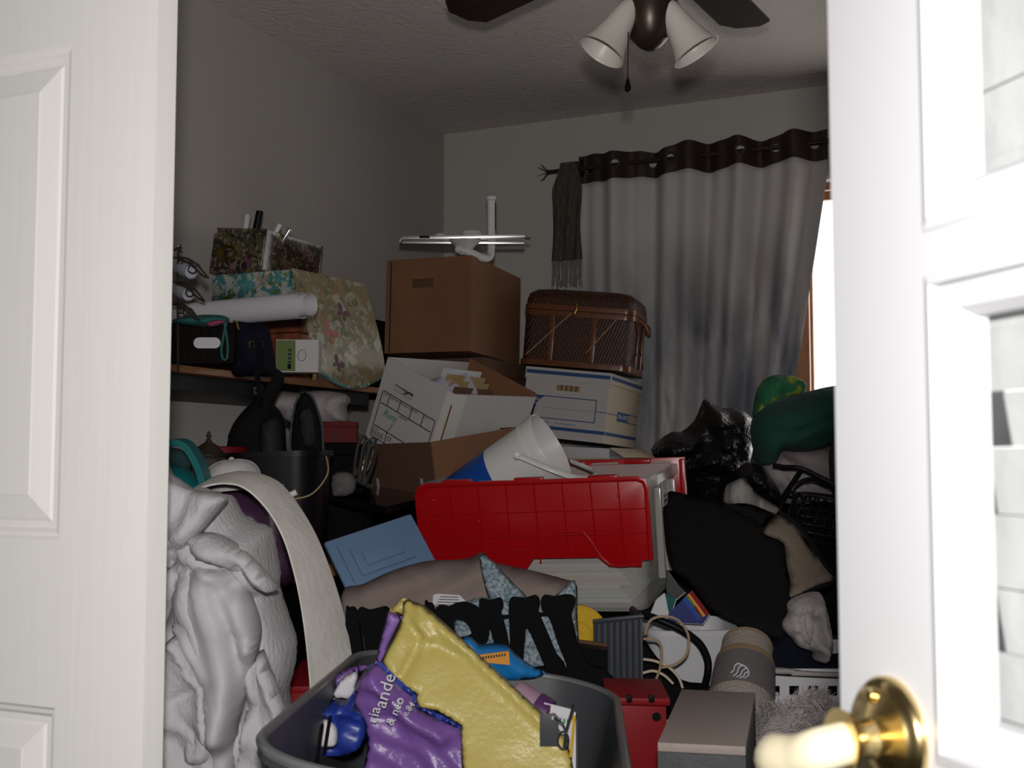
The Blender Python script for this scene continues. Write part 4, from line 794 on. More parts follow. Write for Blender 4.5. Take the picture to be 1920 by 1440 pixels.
ob('packing_tape', MB().box((w_/2-.03,fy-.0006,.06), (w_/2,fy-.0001,h_)).box((w_/2+.0001,fy,.05), (w_/2+.0006,fy+.045,h_)), mat('clear_tape', (.60,.58,.54), .12), fx)
ob('corner_seam', MB().box((w_/2-.003,fy-.0012,.0), (w_/2+.0008,fy+.001,h_-.03)), M['kraft'], fx)
def fq_(x0, z0, x1, z1, m=M['ink'], n='printed_line'): ob(n, MB().box((x0,fy-.0008,z0), (x1,fy-.0001,z1)), m, fx)
FX0, FX1, FZ1 = -.122, .100, .158
rows = [FZ1, FZ1-.034, FZ1-.100, FZ1-.132]; t = .0024
for z in rows: fq_(FX0+.006, z-t, FX1-.006, z)
fq_(FX0, rows[3]+.004, FX0+t, FZ1-.006); fq_(FX1-t, rows[3]+.004, FX1, FZ1-.006)
for x in (-.091, -.045, .004, .052): fq_(x, rows[1], x+t, FZ1)
fq_(-.062, rows[3], -.062+t, rows[2])
for cx, cz, a in ((FX0+.006, FZ1-.006, 90), (FX1-.006, FZ1-.006, 0), (FX0+.006, rows[3]+.006-t, 180), (FX1-.006, rows[3]+.006-t, 270)):
    ob('printed_line', MB().tube([Vector((cx+.005*math.cos(R_(a+b)), fy-.0004, cz+.005*math.sin(R_(a+b)))) for b in range(0, 91, 18)], .0012, 4), M['ink'], fx)
for s_, x, z, sz, m_ in (('DATE', -.115, rows[0]-.010, .007, 'ink'), ('DEPARTMENT', -.086, rows[0]-.010, .007, 'ink'), ('DESTROY DATE', -.041, rows[0]-.010, .007, 'ink'), ('FROM', .009, rows[0]-.010, .007, 'ink'), ('TO', .057, rows[0]-.010, .007, 'ink'), ('CONTENTS', -.035, rows[1]-.010, .007, 'ink'), ('Runs', -.095, rows[1]-.030, .028, 'green'), ('J', -.058, rows[1]-.057, .030, 'green'), ('BOX NO.', -.116, rows[2]-.010, .006, 'ink'), ('03325', -.117, rows[2]-.027, .019, 'ink'), ('ST', -.055, rows[2]-.022, .019, 'ink')):
    txt(s_, sz, M[m_], fx, (x, fy-.001, z), XZ, 'printed_lettering', shear=.3 if m_ == 'green' else 0)
def inbox(n, lab, ctg, mb, m, grp=None, smooth=False):
    r = root(n, lab, ctg, fx.location, fx.rotation_euler, grp); ob('sheet' if ctg == 'paper' else 'cover', mb, m, r, smooth=smooth); return r
inbox('crumpled_paper', 'crumpled white paper bulging from the file box front', 'paper', sheet(lambda u, v: Vector((-.085+.17*u, fy+.03+.08*v+.01*math.sin(u*9), .15+.10*math.sin(u*2.6+.2)*(.6+.4*v)+.012*noise.noise(Vector((u*6,v*6,1))))), 18, 12, .001), M['paper2'], 'papers in the tilted file box', smooth=True)
inbox('crumpled_paper', 'peaked white paper sheet standing behind the crumpled one', 'paper', sheet(lambda u, v: Vector((-.02+.10*u, fy+.13+.02*v, .12+.15*v-.06*abs(u-.4)+.01*noise.noise(Vector((u*5,v*5,4))))), 12, 8, .001), M['paper2'], 'papers in the tilted file box', smooth=True)
for k in range(6):
    a = .30+.05*k; y0 = fy+.05+.032*k; x0 = .035+.010*k
    inbox('manila_folder', ('pale folder standing tallest in the file box', 'manila folder second from the front in the file box', 'manila folder third from the front in the file box', 'brown folder fourth from the front in the file box', 'brown folder fifth from the front in the file box', 'brown folder at the back of the file box')[k], 'folder', MB().box((-.07,-.0012,0), (.065,.0012,.262-.010*k)).box((-.068,.0016,.002), (.063,.0026,.255-.010*k)).xf(Matrix.Translation((-.012+.016*k, -.005, .008)) @ Matrix.Rotation(R_(82), 4, 'Z') @ Matrix.Rotation(R_(3+1.2*k), 4, 'X')), M['paper' if k == 0 else 'folder' if k < 3 else 'brownp'], 'folders in the tilted file box')
# chrome rack with discs
cd = root('chrome_rack', 'chrome wire rack with black loops left of the open brown box', 'rack', at(672, 905, 2.78))
for k in range(3): wc('loop', MB().tube([at(x+9*k, y+8*k, 2.80-.02*k) for x, y in ((664,893),(667,860),(674,826),(682,818),(687,826),(683,850),(668,892))], .0045, 8, smooth=5), M['dchrome'], cd, smooth=True)
wc('foot_bar', MB().tube([at(660,897,2.78), at(700,915,2.78)], .006, 8), M['dchrome'], cd, smooth=True)
for k in range(5): 
    c_ = root('disc_case', ('white', 'orange', 'pale', 'green', 'grey')[k]+' thin plastic case filed in the chrome rack', 'case', at(682+3*k, 880-9*k, 2.80), group='cases in the chrome rack')
    wc('sleeve', MB().prism([at(672+3*k, 884-11*k, 2.80), at(684+3*k, 886-11*k, 2.80), at(692+3*k, 868-11*k, 2.80), at(680+3*k, 866-11*k, 2.80)], FW, .06), M[('paper','orange','paper2','leafgreen','gray')[k]], c_)
    wc('tray', MB().prism([at(673+3*k, 883-11*k, 2.797), at(683+3*k, 885-11*k, 2.797), at(684+3*k, 883-11*k, 2.797), at(674+3*k, 881-11*k, 2.797)], FW, .002), M['black'], c_)
cloth('paper_bag', 'crumpled white paper bag on the desk below the red box', 'bag', [(622,892),(640,884),(660,888),(668,905),(662,925),(640,932),(622,928)], 2.74, .014, mat('grey_paper', (.10,.095,.095), .8), res=.007, nz=(.006,30), wr=(.010,80,60,12))

# ------------------------------------------------------------------ tote with red lids
tsup = root('dark_storage_bin', 'added storage bin, dark for shade, carrying the red-lidded clear tote', 'bin', (-1.03, 2.63, 0), (0,0,R_(7)))  # added bin below the tote, coloured dark like the shade around it
ob('body', loft([rr(.46,.34,0,.03), rr(.50,.38,.735,.03)]), M['blackm'], tsup, smooth=True); ob('lid', loft([rr(.515,.395,.736,.03), rr(.515,.395,.76,.03), rr(.48,.36,.768,.03)]), M['black'], tsup, smooth=True)
to = root('clear_tote', 'clear plastic tote with two red hinged lid halves hanging open', 'tote', (-1.048, 2.635, .800), (R_(4.9), R_(-1.9), R_(7)))
w_, l_, h_ = .537, .394, .296
ob('body', tub(w_, l_, h_, .90, .05, .004, .012, 6, .02), M['clearp'], to, smooth=True)
for sy in (-1, 1):
    for x in (-.17, 0, .17): ob('hinge', MB().box((x-.033, sy*(l_/2+.008)-.012, h_+.0005), (x+.033, sy*(l_/2+.008)+.012, h_+.011)), M['red'], to, bevel=.003)
    for x in (-.085, .085, .245): ob('hinge_gap', MB().box((x-.035, sy*(l_/2+.008)-.006, h_+.0005), (x+(.035 if x < .2 else .01), sy*(l_/2+.008)+.006, h_+.006)), M['clearp'], to, bevel=.002)
ob('end_label', MB().box((w_/2+.0125,-.10,h_-.075), (w_/2+.0135,-.035,h_-.02)), M['paper'], to)
for k in range(4): ob('label_print', MB().box((w_/2+.0136,-.095,h_-.03-.012*k), (w_/2+.014,-.045,h_-.026-.012*k)), M['gray'], to)
for y in (-.1, 0, .1): ob('end_rib', MB().box((w_/2-.006,y-.006,.06), (w_/2+.010,y+.006,h_-.03)), M['clearp'], to, bevel=.003)
# front lid half, hanging from the front hinge line
tm_ = rm(to); fpn = (tm_.to_3x3() @ Vector((0,-1,0))); P0 = tm_ @ Vector((0,-l_/2-.030,h_))
fpn = (fpn-ZZ*.03).normalized()
inv = tm_.inverted()
flap = [(783,912),(800,906),(1195,893),(1208,898),(1216,912),(1225,1050),(1204,1051),(1203,1063),(1143,1063),(1121,1046),(1001,1048),(984,1073),(798,1085),(790,1060),(777,930)]
rl = wc('front_lid', MB().prism(pxpoly(flap, P0, fpn), fpn, -.004), M['red'], to, bevel=.0012)
def rib(pts, r=.0022, n='moulded_rib'): wc0 = MB().tube([onpl(x, y, P0+fpn*.0008, fpn) for x, y in pts], r, 5); wc0.xf(inv); return ob(n, wc0, M['red'], to, smooth=True)
ribs = MB()
for i in range(1, 8):
    u = i/8; x0 = 790+u*420; y0 = 916-u*22; x1 = x0+14; y1 = 1078 if u < .5 else 1046 if .55 < u < .75 else 1060
    if i == 6: y1 = 1040
    ribs.tube([onpl(x0, y0, P0+fpn*.0006, fpn), onpl(x1, y1-4, P0+fpn*.0006, fpn)], .0018, 5)
for y0, y1, xe in ((966, 953, 1214), (1012, 998, 1216), (1045, 1030, 1000)): ribs.tube([onpl(788, y0, P0+fpn*.0006, fpn), onpl(xe, y1, P0+fpn*.0006, fpn)], .0018, 5)
ribs.tube([onpl(x, y, P0+fpn*.0006, fpn) for x, y in ((1005,1046),(1040,1003),(1085,998),(1104,1010),(1142,1058),(1200,1058))], .0028, 6, smooth=4)
ribs.xf(inv); ob('moulded_grid', ribs, M['red'], rl if False else to, smooth=True)
rib(((781,945),(786,922),(802,912),(1193,899),(1206,904),(1211,918),(1219,1045)), .0042, 'lid_rim')
for x, y in ((812,938),(897,978),(1082,975),(1160,930)): wc('lid_pip', MB().lathe([(.004,0),(.003,.003),(.001,.004)], 12, axis_m(onpl(x,y,P0,fpn), fpn)), M['red'], to, smooth=True)
wc('lid_hole', MB().lathe([(.0035,0),(.0035,.0012)], 12, axis_m(onpl(793,1009,P0,fpn), fpn)), M['black'], to)
# rear lid half
ry = l_/2+.032
ob('rear_lid', MB().box((-w_/2-.002, ry, h_-.13), (w_/2+.018, ry+.005, h_+.012)).box((w_/2+.006, ry-.028, h_-.135), (w_/2+.020, ry, h_+.008)), M['red'], to, bevel=.004)
ob('rear_lid_hole', MB().box((w_/2+.0201, ry-.012, h_-.06), (w_/2+.0207, ry-.006, h_-.054)), M['black'], to)
# contents
for n, lab, a, b, c in (('paper_pile','pale loose papers lying in the clear tote',(-.20,-.15,.010),(.20,.15,.10),'wclothp'), ):
    r = root(n, lab, 'paper', tm_ @ Vector((0,0,.01)), to.rotation_euler)
    for k in range(9):
        z = .004+.010*k; ob('sheet', MB().box((-.20+.006*(k % 3),-.150+.004*(k % 2),z), (.205-.008*(k % 4),.145,z+.009)), (M['paper'], M['cardy'], mat('mint_paper', (.36,.50,.40), .7))[(0,2,2,0,1,1,0,1,0)[k]], r)
for k, (x, z, sx_, m_, lb_) in enumerate(((.02, .105, .09, 'paper', 'white envelope leaning against the tote front'), (.105, .105, .08, 'blue', 'blue triangular card showing through the tote front'), (.18, .105, .06, 'cardy', 'cream card at the right end inside the tote'))):
    r = root('card', lb_, 'card', tm_ @ Vector((x, -.155+.012*k, z)), to.rotation_euler, 'cards in the clear tote')
    ob('card_face', MB().prism([(-sx_/2,0,0),(sx_/2,0,.01),(sx_/2-.01,.01,.05),(-sx_/4,.012,.075)], (0,1,0), .002), M[m_], r); ob('card_back', MB().prism([(-sx_/2,.0022,0),(sx_/2,.0022,.01),(sx_/2-.012,.0122,.045),(-sx_/4,.0142,.068)], (0,1,0), .001), M['cardy'], r)
# white and blue pail
ax = (RT*.84+UP*.50+FW*-.27).normalized(); rc = at(1033, 838, 2.80); L_ = .275
pa = root('white_blue_pail', 'white and blue plastic pail lying tilted above the red tote', 'pail', rc-ax*L_); Q = axis_m(rc-ax*L_, ax); R1 = .086; R0 = .062
rad = lambda t: R0+(R1-R0)*t
wc('white_wall', MB().lathe([(rad(.5),L_*.46),(rad(.86),L_*.84),(R1*1.02,L_*.845),(R1*1.02,L_*.865),(R1*.99,L_*.87),(R1*.99,L_*.90),(R1*1.04,L_*.905),(R1*1.06,L_*.99),(R1*1.05,L_),(R1*1.01,L_),(rad(.9)*.97,L_*.88),(rad(.2)*.95,L_*.2),(.01,L_*.18)], 48, Q), M['white'], pa, smooth=True)
wc('blue_base', MB().lathe([(.01,0),(R0*.96,0),(R0,.004),(rad(.5)*1.003,L_*.468),(rad(.5)*.98,L_*.468),(R0*.95,.02),(.01,.02)], 48, Q), M['blue'], pa, smooth=True)
pv1, pv2 = at(970, 853, 2.70), at(1072, 866, 2.86)
wc('bail_handle', MB().tube([pv1, at(1000,866,2.69), at(1045,884,2.68), at(1092,898,2.70), at(1118,893,2.75), at(1110,882,2.80), at(1088,872,2.83), pv2], .0085, 10, smooth=5, flat=.45), M['white'], pa, smooth=True)
wc('handle_pivot', MB().lathe([(.010,0),(.010,.006),(.006,.009)], 16, axis_m(pv1, -FW)), M['white'], pa, smooth=True)
# steel-blue lid
bl_ = root('blue_bin_lid', 'dusty blue moulded plastic lid standing on edge left of the tote', 'lid', at(700, 1110, 2.45))
tl, tr, bl0 = at(607,1016,2.42), at(771,962,2.52), at(640,1113,2.36); ex = (tr-tl); W_ = ex.length; ex.normalize(); ey = bl0-tl; ey = ey-ex*ey.dot(ex); H_ = ey.length+.02; ey.normalize(); nn = ex.cross(ey)
if nn.dot(FW) > 0: nn = -nn
def bll(a, b, h0, h1, n, bev): 
    g = [tl+ex*x+ey*y for x, y in ((a,b),(W_-a,b),(W_-a,H_-b),(a,H_-b))]
    return wc(n, MB().prism([p+nn*h0 for p in g], nn, h1-h0), M['steelb'], bl_, bevel=bev)
bll(0, 0, -.012, .0, 'lid_plate', .006); bll(.020, .020, .0, .006, 'moulded_step', .0025); bll(.040, .038, .006, .012, 'moulded_step', .0025); bll(.058, .054, .012, .017, 'moulded_step', .0025)

# ------------------------------------------------------------------ foreground: mauve jacket, black cutout frame, grey tub
mv = cloth('mauve_jacket', 'folded mauve denim jacket with blue tweed underside before the red tote', 'jacket', [(640,1112),(680,1095),(740,1068),(800,1052),(850,1050),(880,1046),(905,1036),(930,1055),(1000,1070),(1060,1086),(1078,1092),(1083,1110),(1078,1150),(1085,1240),(1070,1290),(960,1290),(700,1270),(640,1220)], 2.34, .05, M['mauve'], d2=2.22, res=.012, folds=[([(905,1040),(870,1085),(800,1120)], .022, .03), ([(650,1115),(740,1090),(860,1075)], .012, .02), ([(905,1042),(850,1070),(760,1098),(690,1135)], -.016, .008), ([(760,1075),(700,1110)], -.014, .010), ([(940,1065),(1000,1092),(1040,1130)], -.010, .008), ([(930,1060),(1000,1085),(1070,1100)], .014, .02)], nz=(.008,9), wr=(.010,18,14,3), edge=.03)
def mvl(n, o, d, m, t=.008, **k): wc(n, puff(o, d, t, res=.010, nz=(.004,20), **k), m, mv, smooth=True, angle=180)
mvl('tweed_facing', [(899,1048),(907,1040),(930,1058),(950,1080),(970,1100),(990,1125),(975,1160),(940,1165),(915,1120)], 2.225, M['tweed'], wr=(.006,60,60,6))
mvl('tweed_lining', [(862,1140),(900,1120),(960,1128),(1020,1130),(1068,1092),(1080,1095),(1083,1160),(1086,1250),(1060,1285),(960,1280),(880,1250),(850,1190)], 2.175, M['tweed'], t=.010)
wc('care_label', MB().prism([at(x, y, 2.205) for x, y in ((811,1136),(812,1116),(820,1113),(862,1116),(872,1126),(868,1140))], FW, .002), M['paper'], mv)
for k in range(4): wc('label_print', MB().prism([at(826-3*k, 1118+5*k, 2.2042), at(860, 1119+5*k, 2.2042), at(860, 1120.5+5*k, 2.2042), at(826-3*k, 1119.5+5*k, 2.2042)], FW, .0003), M['gray'], mv)
ms = root('black_footlocker', 'added footlocker, black for shade, beneath the mauve jacket', 'trunk', (0,0,0)); P = at(840, 1300, 2.30); ms.location = Vector((P.x, P.y, 0)); ms.rotation_euler = (0,0,YAW)  # added support below the jacket; black colour stands for the gap's shade
zt = at(840, 1265, 2.28).z
ob('body', MB().box((-.22,-.06,0), (.27,.16,zt-.1)), M['blackm'], ms, bevel=.008); ob('lid', MB().box((-.225,-.065,zt-.099), (.275,.165,zt-.02)), M['blackm'], ms, bevel=.01)
# black cutout wooden frame
bw = root('black_cutout_frame', 'black wooden cutout frame with scalloped post tops behind the grey tub', 'frame', at(880, 1290, 2.10)); bd_ = 2.10
def cut(o, n='post', d=bd_, hole=None, sm=3):
    P3 = cat([Vector((x, y, 0)) for x, y in o], sm, True); 
    if hole:
        H3 = cat([Vector((x, y, 0)) for x, y in hole], sm, True); m = MB(); K = min(len(P3), len(H3))
        import itertools
        A = [P3[int(i*len(P3)/48)] for i in range(48)]; cx = sum((p.x for p in H3))/len(H3); cy = sum((p.y for p in H3))/len(H3)
        def hit(p):  # hole point along the same bearing
            a = math.atan2(p.y-cy, p.x-cx); return min(H3, key=lambda q: abs((math.atan2(q.y-cy, q.x-cx)-a+math.pi) % (2*math.pi)-math.pi))
        B = [hit(p) for p in A]; f = lambda L, dd: [at(p.x, p.y, dd) for p in L]
        m.v = f(A, d)+f(B, d)+f(A, d+.02)+f(B, d+.02); N = 48
        for i in range(N):
            j = (i+1) % N; m.f += [[i, j, N+j, N+i], [2*N+i, 3*N+i, 3*N+j, 2*N+j], [i, 2*N+i, 2*N+j, j], [N+i, N+j, 3*N+j, 3*N+i]]
        return wc(n, m, M['blackm'], bw)
    return wc(n, MB().prism([at(p.x, p.y, d) for p in P3], FW, .02), M['blackm'], bw, bevel=.0015)
cut([(648,1150),(652,1142),(662,1141),(668,1150),(672,1170),(682,1230),(684,1290),(648,1290)])
cut([(668,1150),(676,1141),(690,1146),(706,1143),(722,1140),(730,1150),(725,1180),(712,1215),(705,1290),(688,1290),(684,1215),(676,1175)])
cut([(795,1140),(803,1133),(812,1136),(816,1150),(830,1180),(850,1240),(840,1290),(800,1290)])
cut([(815,1145),(826,1133),(842,1136),(855,1130),(875,1128),(897,1138),(912,1158),(918,1180),(914,1200),(903,1206),(892,1210),(870,1216),(850,1200),(838,1175),(822,1160)], 'ring', bd_-.006, [(850,1164),(862,1160),(876,1168),(884,1184),(880,1190),(866,1194),(856,1188)])
cut([(898,1130),(904,1125),(920,1128),(938,1123),(944,1135),(940,1148),(944,1165),(952,1195),(958,1240),(960,1290),(935,1290),(925,1200),(910,1160),(900,1145)])
cut([(954,1135),(960,1122),(985,1124),(1004,1118),(1013,1128),(1010,1145),(1015,1160),(1030,1195),(1045,1230),(1058,1245),(1060,1262),(1030,1262),(1018,1240),(1003,1205),(988,1175),(985,1195),(982,1230),(980,1290),(955,1290),(956,1200),(954,1160)], sm=2)
cut([(1014,1130),(1022,1118),(1040,1121),(1062,1117),(1077,1120),(1079,1132),(1072,1150),(1078,1180),(1090,1225),(1110,1250),(1135,1258),(1146,1275),(1140,1300),(1060,1300),(1064,1275),(1062,1245),(1050,1215),(1038,1180),(1030,1158),(1018,1145)], sm=2)
cut([(940,1250),(1000,1255),(1040,1250),(1080,1262),(1145,1268),(1155,1290),(1150,1330),(1080,1320),(650,1320),(650,1265),(700,1262),(800,1258)], 'base_rail', bd_+.004, sm=2)
wc('rail_edge', MB().tube([at(940,1156,bd_+.01), at(1030,1150,bd_+.01)], .003, 6), M['black'], bw)
# grey tub
gz_ = .80
ga, gb_ = onz(690, 1216, gz_), onz(1100, 1290, gz_)
ga = at(655, 1214, 2.0); gb_ = at(1085, 1284, 1.972); gz_ = (ga.z+gb_.z)/2
ex = (gb_-ga); ex.z = 0; gl_ = ex.length; ex.normalize(); ey = Vector((-ex.y, ex.x, 0)); gw = .74; gh = .30
gc = (ga+gb_)/2-ey*gw/2; gt = root('grey_tub', 'dark grey plastic laundry tub in the foreground holding bags', 'tub', (gc.x, gc.y, gz_-gh), (0, math.asin((ga.z-gb_.z)/gl_), math.atan2(ex.y, ex.x)))
ob('body', tub(gl_+.03, gw, gh, .88, .11, .004, .010, 10, .014), M['gray'], gt, smooth=True)
ob('rolled_rim', MB().tube([Vector((x*1.012, y*1.012, gh)) for x, y in rrect(gl_+.034, gw+.004, .112, 10)], .0065, 8, closed=True), mat('grey_rim', (.12,.125,.13), .3), gt, smooth=True)
for k in range(2): ob('handle_slot', MB().box((-gl_/2-.0005+.004,-.05+.05*k,gh-.085), (-gl_/2+.006,-.035+.05*k,gh-.035)), M['blackm'], gt)
gst = root('black_crate_base', 'added crate, black for shade, under the grey foreground tub', 'crate', (gc.x, gc.y, 0), (0,0,math.atan2(ex.y, ex.x)))  # added base for the tub, black where the gap is only shade
ob('body', MB().box((-.2,-.13,0), (.2,.13,gz_-gh-.03)), M['blackm'], gst, bevel=.01); ob('rim', MB().box((-.205,-.135,gz_-gh-.07), (.205,.135,gz_-gh-.031)), M['black'], gst, bevel=.006)
# yellow / purple shopping bag
yb = root('yellow_purple_bag', 'glossy yellow and purple woven shopping bag slumped over the tub', 'shopping bag', at(800, 1400, 1.72))
def ybl(n, o, d, t, m, **k): return wc(n, puff(o, d, t, **{**dict(res=.007, nz=(.004,8), rid=.001, edge=.004), **k}), m, yb, smooth=True, angle=180)
ybl('yellow_panel', [(756,1122),(776,1128),(795,1135),(825,1160),(855,1187),(911,1239),(960,1284),(1030,1348),(1060,1385),(1075,1440),(1070,1500),(880,1500),(864,1360),(784,1325),(781,1304),(748,1278),(716,1243),(738,1195),(755,1156)], 1.72, .006, M['yellow'], d2=1.58, sm=2, folds=[([(790,1200),(770,1235),(750,1275)], -.014, .006), ([(785,1165),(805,1190),(790,1205)], .012, .008), ([(795,1140),(860,1200),(940,1270),(1040,1365)], .012, .012), ([(800,1205),(850,1225),(880,1235)], -.006, .01), ([(755,1150),(785,1195)], -.008, .008)])
ybl('yellow_fold', [(730,1145),(756,1122),(762,1135),(756,1155),(742,1150)], 1.755, .004, M['yellow'], sm=2)
ybl('purple_lining', [(727,1147),(756,1156),(738,1195),(716,1242),(703,1245),(712,1205)], 1.765, .003, M['purple2'], sm=1, rid=0, nz=(.002,10))
ybl('purple_panel', [(706,1244),(716,1243),(748,1278),(778,1304),(782,1325),(820,1345),(865,1365),(890,1420),(880,1500),(690,1500),(690,1400),(682,1345),(664,1320),(668,1285),(680,1262),(698,1248)], 1.675, .006, M['purple'], sm=2, wr=(.008,55,30,5), folds=[([(700,1262),(730,1300),(760,1335),(830,1380)], .018, .010), ([(680,1275),(740,1295)], .010, .006), ([(712,1250),(735,1310)], -.010, .008), ([(700,1340),(740,1345)], -.012, .008)], rid=.010)
ybl('blue_binding', [(704,1243),(714,1240),(750,1276),(783,1302),(788,1322),(830,1342),(900,1375),(895,1382),(825,1350),(780,1328),(774,1308),(745,1284),(712,1250)], 1.655, .006, M['bluebag'], sm=1, rid=0, nz=(.001,9), res=.006, edge=.004)
ybl('blue_side', [(690,1250),(704,1246),(690,1262),(676,1285),(668,1320),(690,1345),(680,1400),(640,1420),(610,1420),(570,1440),(580,1340),(600,1318),(632,1310),(650,1312),(668,1290)], 1.70, .005, M['bluebag'], sm=2, wr=(.016,40,34,6), folds=[([(600,1330),(660,1325)], .012, .008), ([(640,1320),(630,1370)], .012, .008)], rid=.012)
ybl('purple_side', [(690,1250),(672,1248),(640,1260),(610,1275),(590,1318),(578,1345),(600,1325),(628,1308),(640,1285),(668,1262)], 1.745, .006, M['purple'], sm=2, wr=(.006,-30,40,8))
for s_, px, py, sz, rt in (('cia', 707, 1358, .022, 78), ('ande', 722, 1330, .026, 72), ('& ner', 736, 1362, .017, 66), ('fo', 749, 1330, .020, 62), ('e.84', 762, 1345, .013, 55)):
    p = at(px, py, 1.628); Qm = basis(RT, UP, -FW, p) @ Matrix.Rotation(R_(rt), 4, 'Z'); t_ = txt(s_, sz, M['paper'], yb, (0,0,0), (0,0,0), 'printed_lettering'); t_.data.transform(rm(yb).inverted() @ Qm)
cloth('white_tissue', 'white tissue showing inside the purple shopping bag', 'tissue', [(622,1312),(628,1292),(645,1268),(670,1260),(668,1290),(655,1312),(640,1310)], 1.725, .004, M['paper'], res=.006, nz=(.003,30), wr=(.004,60,60,14), edge=.006)
cloth('white_wrapper', 'small white wrapper at the lower left of the tub', 'wrapper', [(592,1368),(605,1350),(618,1352),(632,1368),(628,1400),(590,1400)], 1.66, .012, M['paper'], res=.008)
cp_ = cloth('blue_plastic_packet', 'bright blue plastic packet with an orange label behind the tub rim', 'packet', [(868,1200),(880,1193),(895,1205),(905,1207),(925,1206),(950,1210),(970,1228),(1000,1250),(1022,1262),(990,1275),(900,1270),(880,1230)], 1.97, .02, M['cyan'], res=.009, nz=(.008,25), rid=.006, back=.3)
wc('orange_label', MB().prism([at(x, y, 1.944) for x, y in ((898,1228),(954,1221),(956,1247),(915,1243))], FW, .003), M['orange'], cp_)
for k in range(9): wc('label_print', MB().prism([at(905+5*k, 1231-.7*k, 1.9434), at(908+5*k, 1230.6-.7*k, 1.9434), at(908+5*k, 1235.6-.7*k, 1.9434), at(905+5*k, 1236-.7*k, 1.9434)], FW, .0004), M['ink'], cp_)
# small things in the tub
lv = root('lavender_jar', 'lavender capped jar lying inside the grey tub', 'jar', at(995, 1310, 1.72)); Q = axis_m(at(965, 1300, 1.74), (RT*.8-UP*.45-FW*.3))
wc('label_sleeve', MB().lathe([(.020,0),(.022,.004),(.022,.036)], 24, Q), M['lav'], lv, smooth=True); wc('jar_cap', MB().lathe([(.023,.036),(.024,.040),(.024,.058),(.018,.062)], 24, Q), mat('plum_cap', (.07,.02,.09), .35), lv, smooth=True)
gbx = root('gift_box', 'small white gift box with a holly print edge in the tub', 'box', at(1050, 1370, 1.62)); Gm = basis((RT+UP*-.25).normalized(), F0, ZZ, at(1022, 1338, 1.66))
def gm(n, mb, m): return wc(n, mb.xf(Gm), m, gbx)
gm('front_panel', MB().box((0,0,-.08), (.045,.003,.0)), M['paper']); gm('side_panel', MB().box((.045,0,-.08), (.048,.05,.004)), M['gray']); gm('back_panel', MB().box((0,.047,-.08), (.045,.05,.006)), M['paper'])
for k in range(7): gm('holly_print', MB().box((.002+.006*k,-.0012,-.007), (.006+.006*k,-.0002,-.001)), M[('green','dred','paper','gray')[k % 4]])
tg = root('black_tag', 'black swing tag in front of the gift box', 'tag', at(1030, 1370, 1.60)); wc('tag_card', MB().prism([at(x, y, 1.61) for x, y in ((1012,1340),(1040,1337),(1047,1345),(1048,1400),(1012,1400))], FW, .002), M['gray'], tg, bevel=.0006)
wc('eyelet', MB().lathe([(.0022,0),(.0022,.0008)], 10, axis_m(at(1037,1346,1.609), -FW)), M['paper'], tg)
wc('string', MB().tube([at(1038,1346,1.607), at(1048,1352,1.61), at(1058,1362,1.60), at(1066,1400,1.59)], .0012, 5, smooth=4), M['ink'], tg)
kf = root('yellow_pencil', 'slim yellow pencil standing at the tub right side', 'pencil', at(1076, 1400, 1.61)); wc('shaft', MB().tube([at(1070,1420,1.60), at(1077,1342,1.63)], .0022, 6), M['yell'], kf); wc('ferrule', MB().tube([at(1077,1342,1.63), at(1078,1336,1.632)], .0024, 8), M['alu'], kf)
gls = root('folded_glasses', 'dark wire-rimmed folded spectacles beside the gift box', 'glasses', at(1064, 1385, 1.60)); wc('temple_arm', MB().tube([at(1058,1400,1.59), at(1062,1370,1.60), at(1072,1335,1.62), at(1075,1322,1.63)], .0022, 6, smooth=4), M['dchrome'], gls, smooth=True)
wc('lens_rim', MB().tube([at(1056+10*math.cos(a), 1388+16*math.sin(a), 1.592) for a in [k*math.pi/8 for k in range(16)]], .0016, 5, closed=True), M['dchrome'], gls)
# yellow round lid and crate
yl = root('yellow_round_lid', 'round yellow plastic lid standing beside the black frame', 'lid', at(1085, 1235, 2.20)); r_ = .057; Q = axis_m(at(1083, 1191, 2.20), -FW+RT*.12)
wc('disc', MB().lathe([(.0005,0),(.024,0),(.025,.0015),(.027,.0015),(.028,0),(r_*.95,0),(r_*.96,.006),(r_,.006),(r_,-.006),(.0005,-.005)], 48, Q), M['yell'], yl, smooth=True)
wc('centre_boss', MB().lathe([(.009,0),(.008,.004),(.005,.004),(.005,.002),(.001,.002)], 20, Q), M['yell'], yl, smooth=True)
wc('clip', MB().box((-.004,-.003,0), (.004,.003,.014)).xf(Q @ Matrix.Translation((.034,-.012,0))), M['cardy'], yl, bevel=.001)
yh = root('brown_tray', 'small dark brown tray holding the yellow lid', 'tray', at(1105, 1230, 2.17)); A = [at(1086,1203,2.14), at(1139,1210,2.12), at(1132,1202,2.24), at(1080,1196,2.24)]
wc('tray_floor', MB().prism(A, (0,0,-1), .010), M['brownp'], yh, bevel=.001); wc('tray_lip', MB().tube(A[:2], .003, 6), M['kraftd'], yh); wc('tray_front', MB().prism([A[0], A[1], A[1]-ZZ*.07, A[0]-ZZ*.07], FW, .004), M['blackm'], yh)
bc = root('ribbed_black_crate', 'ribbed blue-black plastic crate right of the yellow lid', 'crate', at(1160, 1310, 2.24)); d_ = 2.20
g = [at(1112,1166,d_), at(1204,1156,d_-.02), at(1206,1300,d_-.03), at(1112,1310,d_)]
wc('front_wall', MB().prism(g, FW, .006), M['dnavy'], bc); wc('side_wall', MB().prism([g[1], g[1]+FW*.08-RT*.01, g[2]+FW*.08-RT*.01, g[2]], RT, -.006), M['dnavy'], bc)
wc('rim', MB().tube([g[0], g[1], g[1]+FW*.08-RT*.01], .005, 8), M['dnavy'], bc)
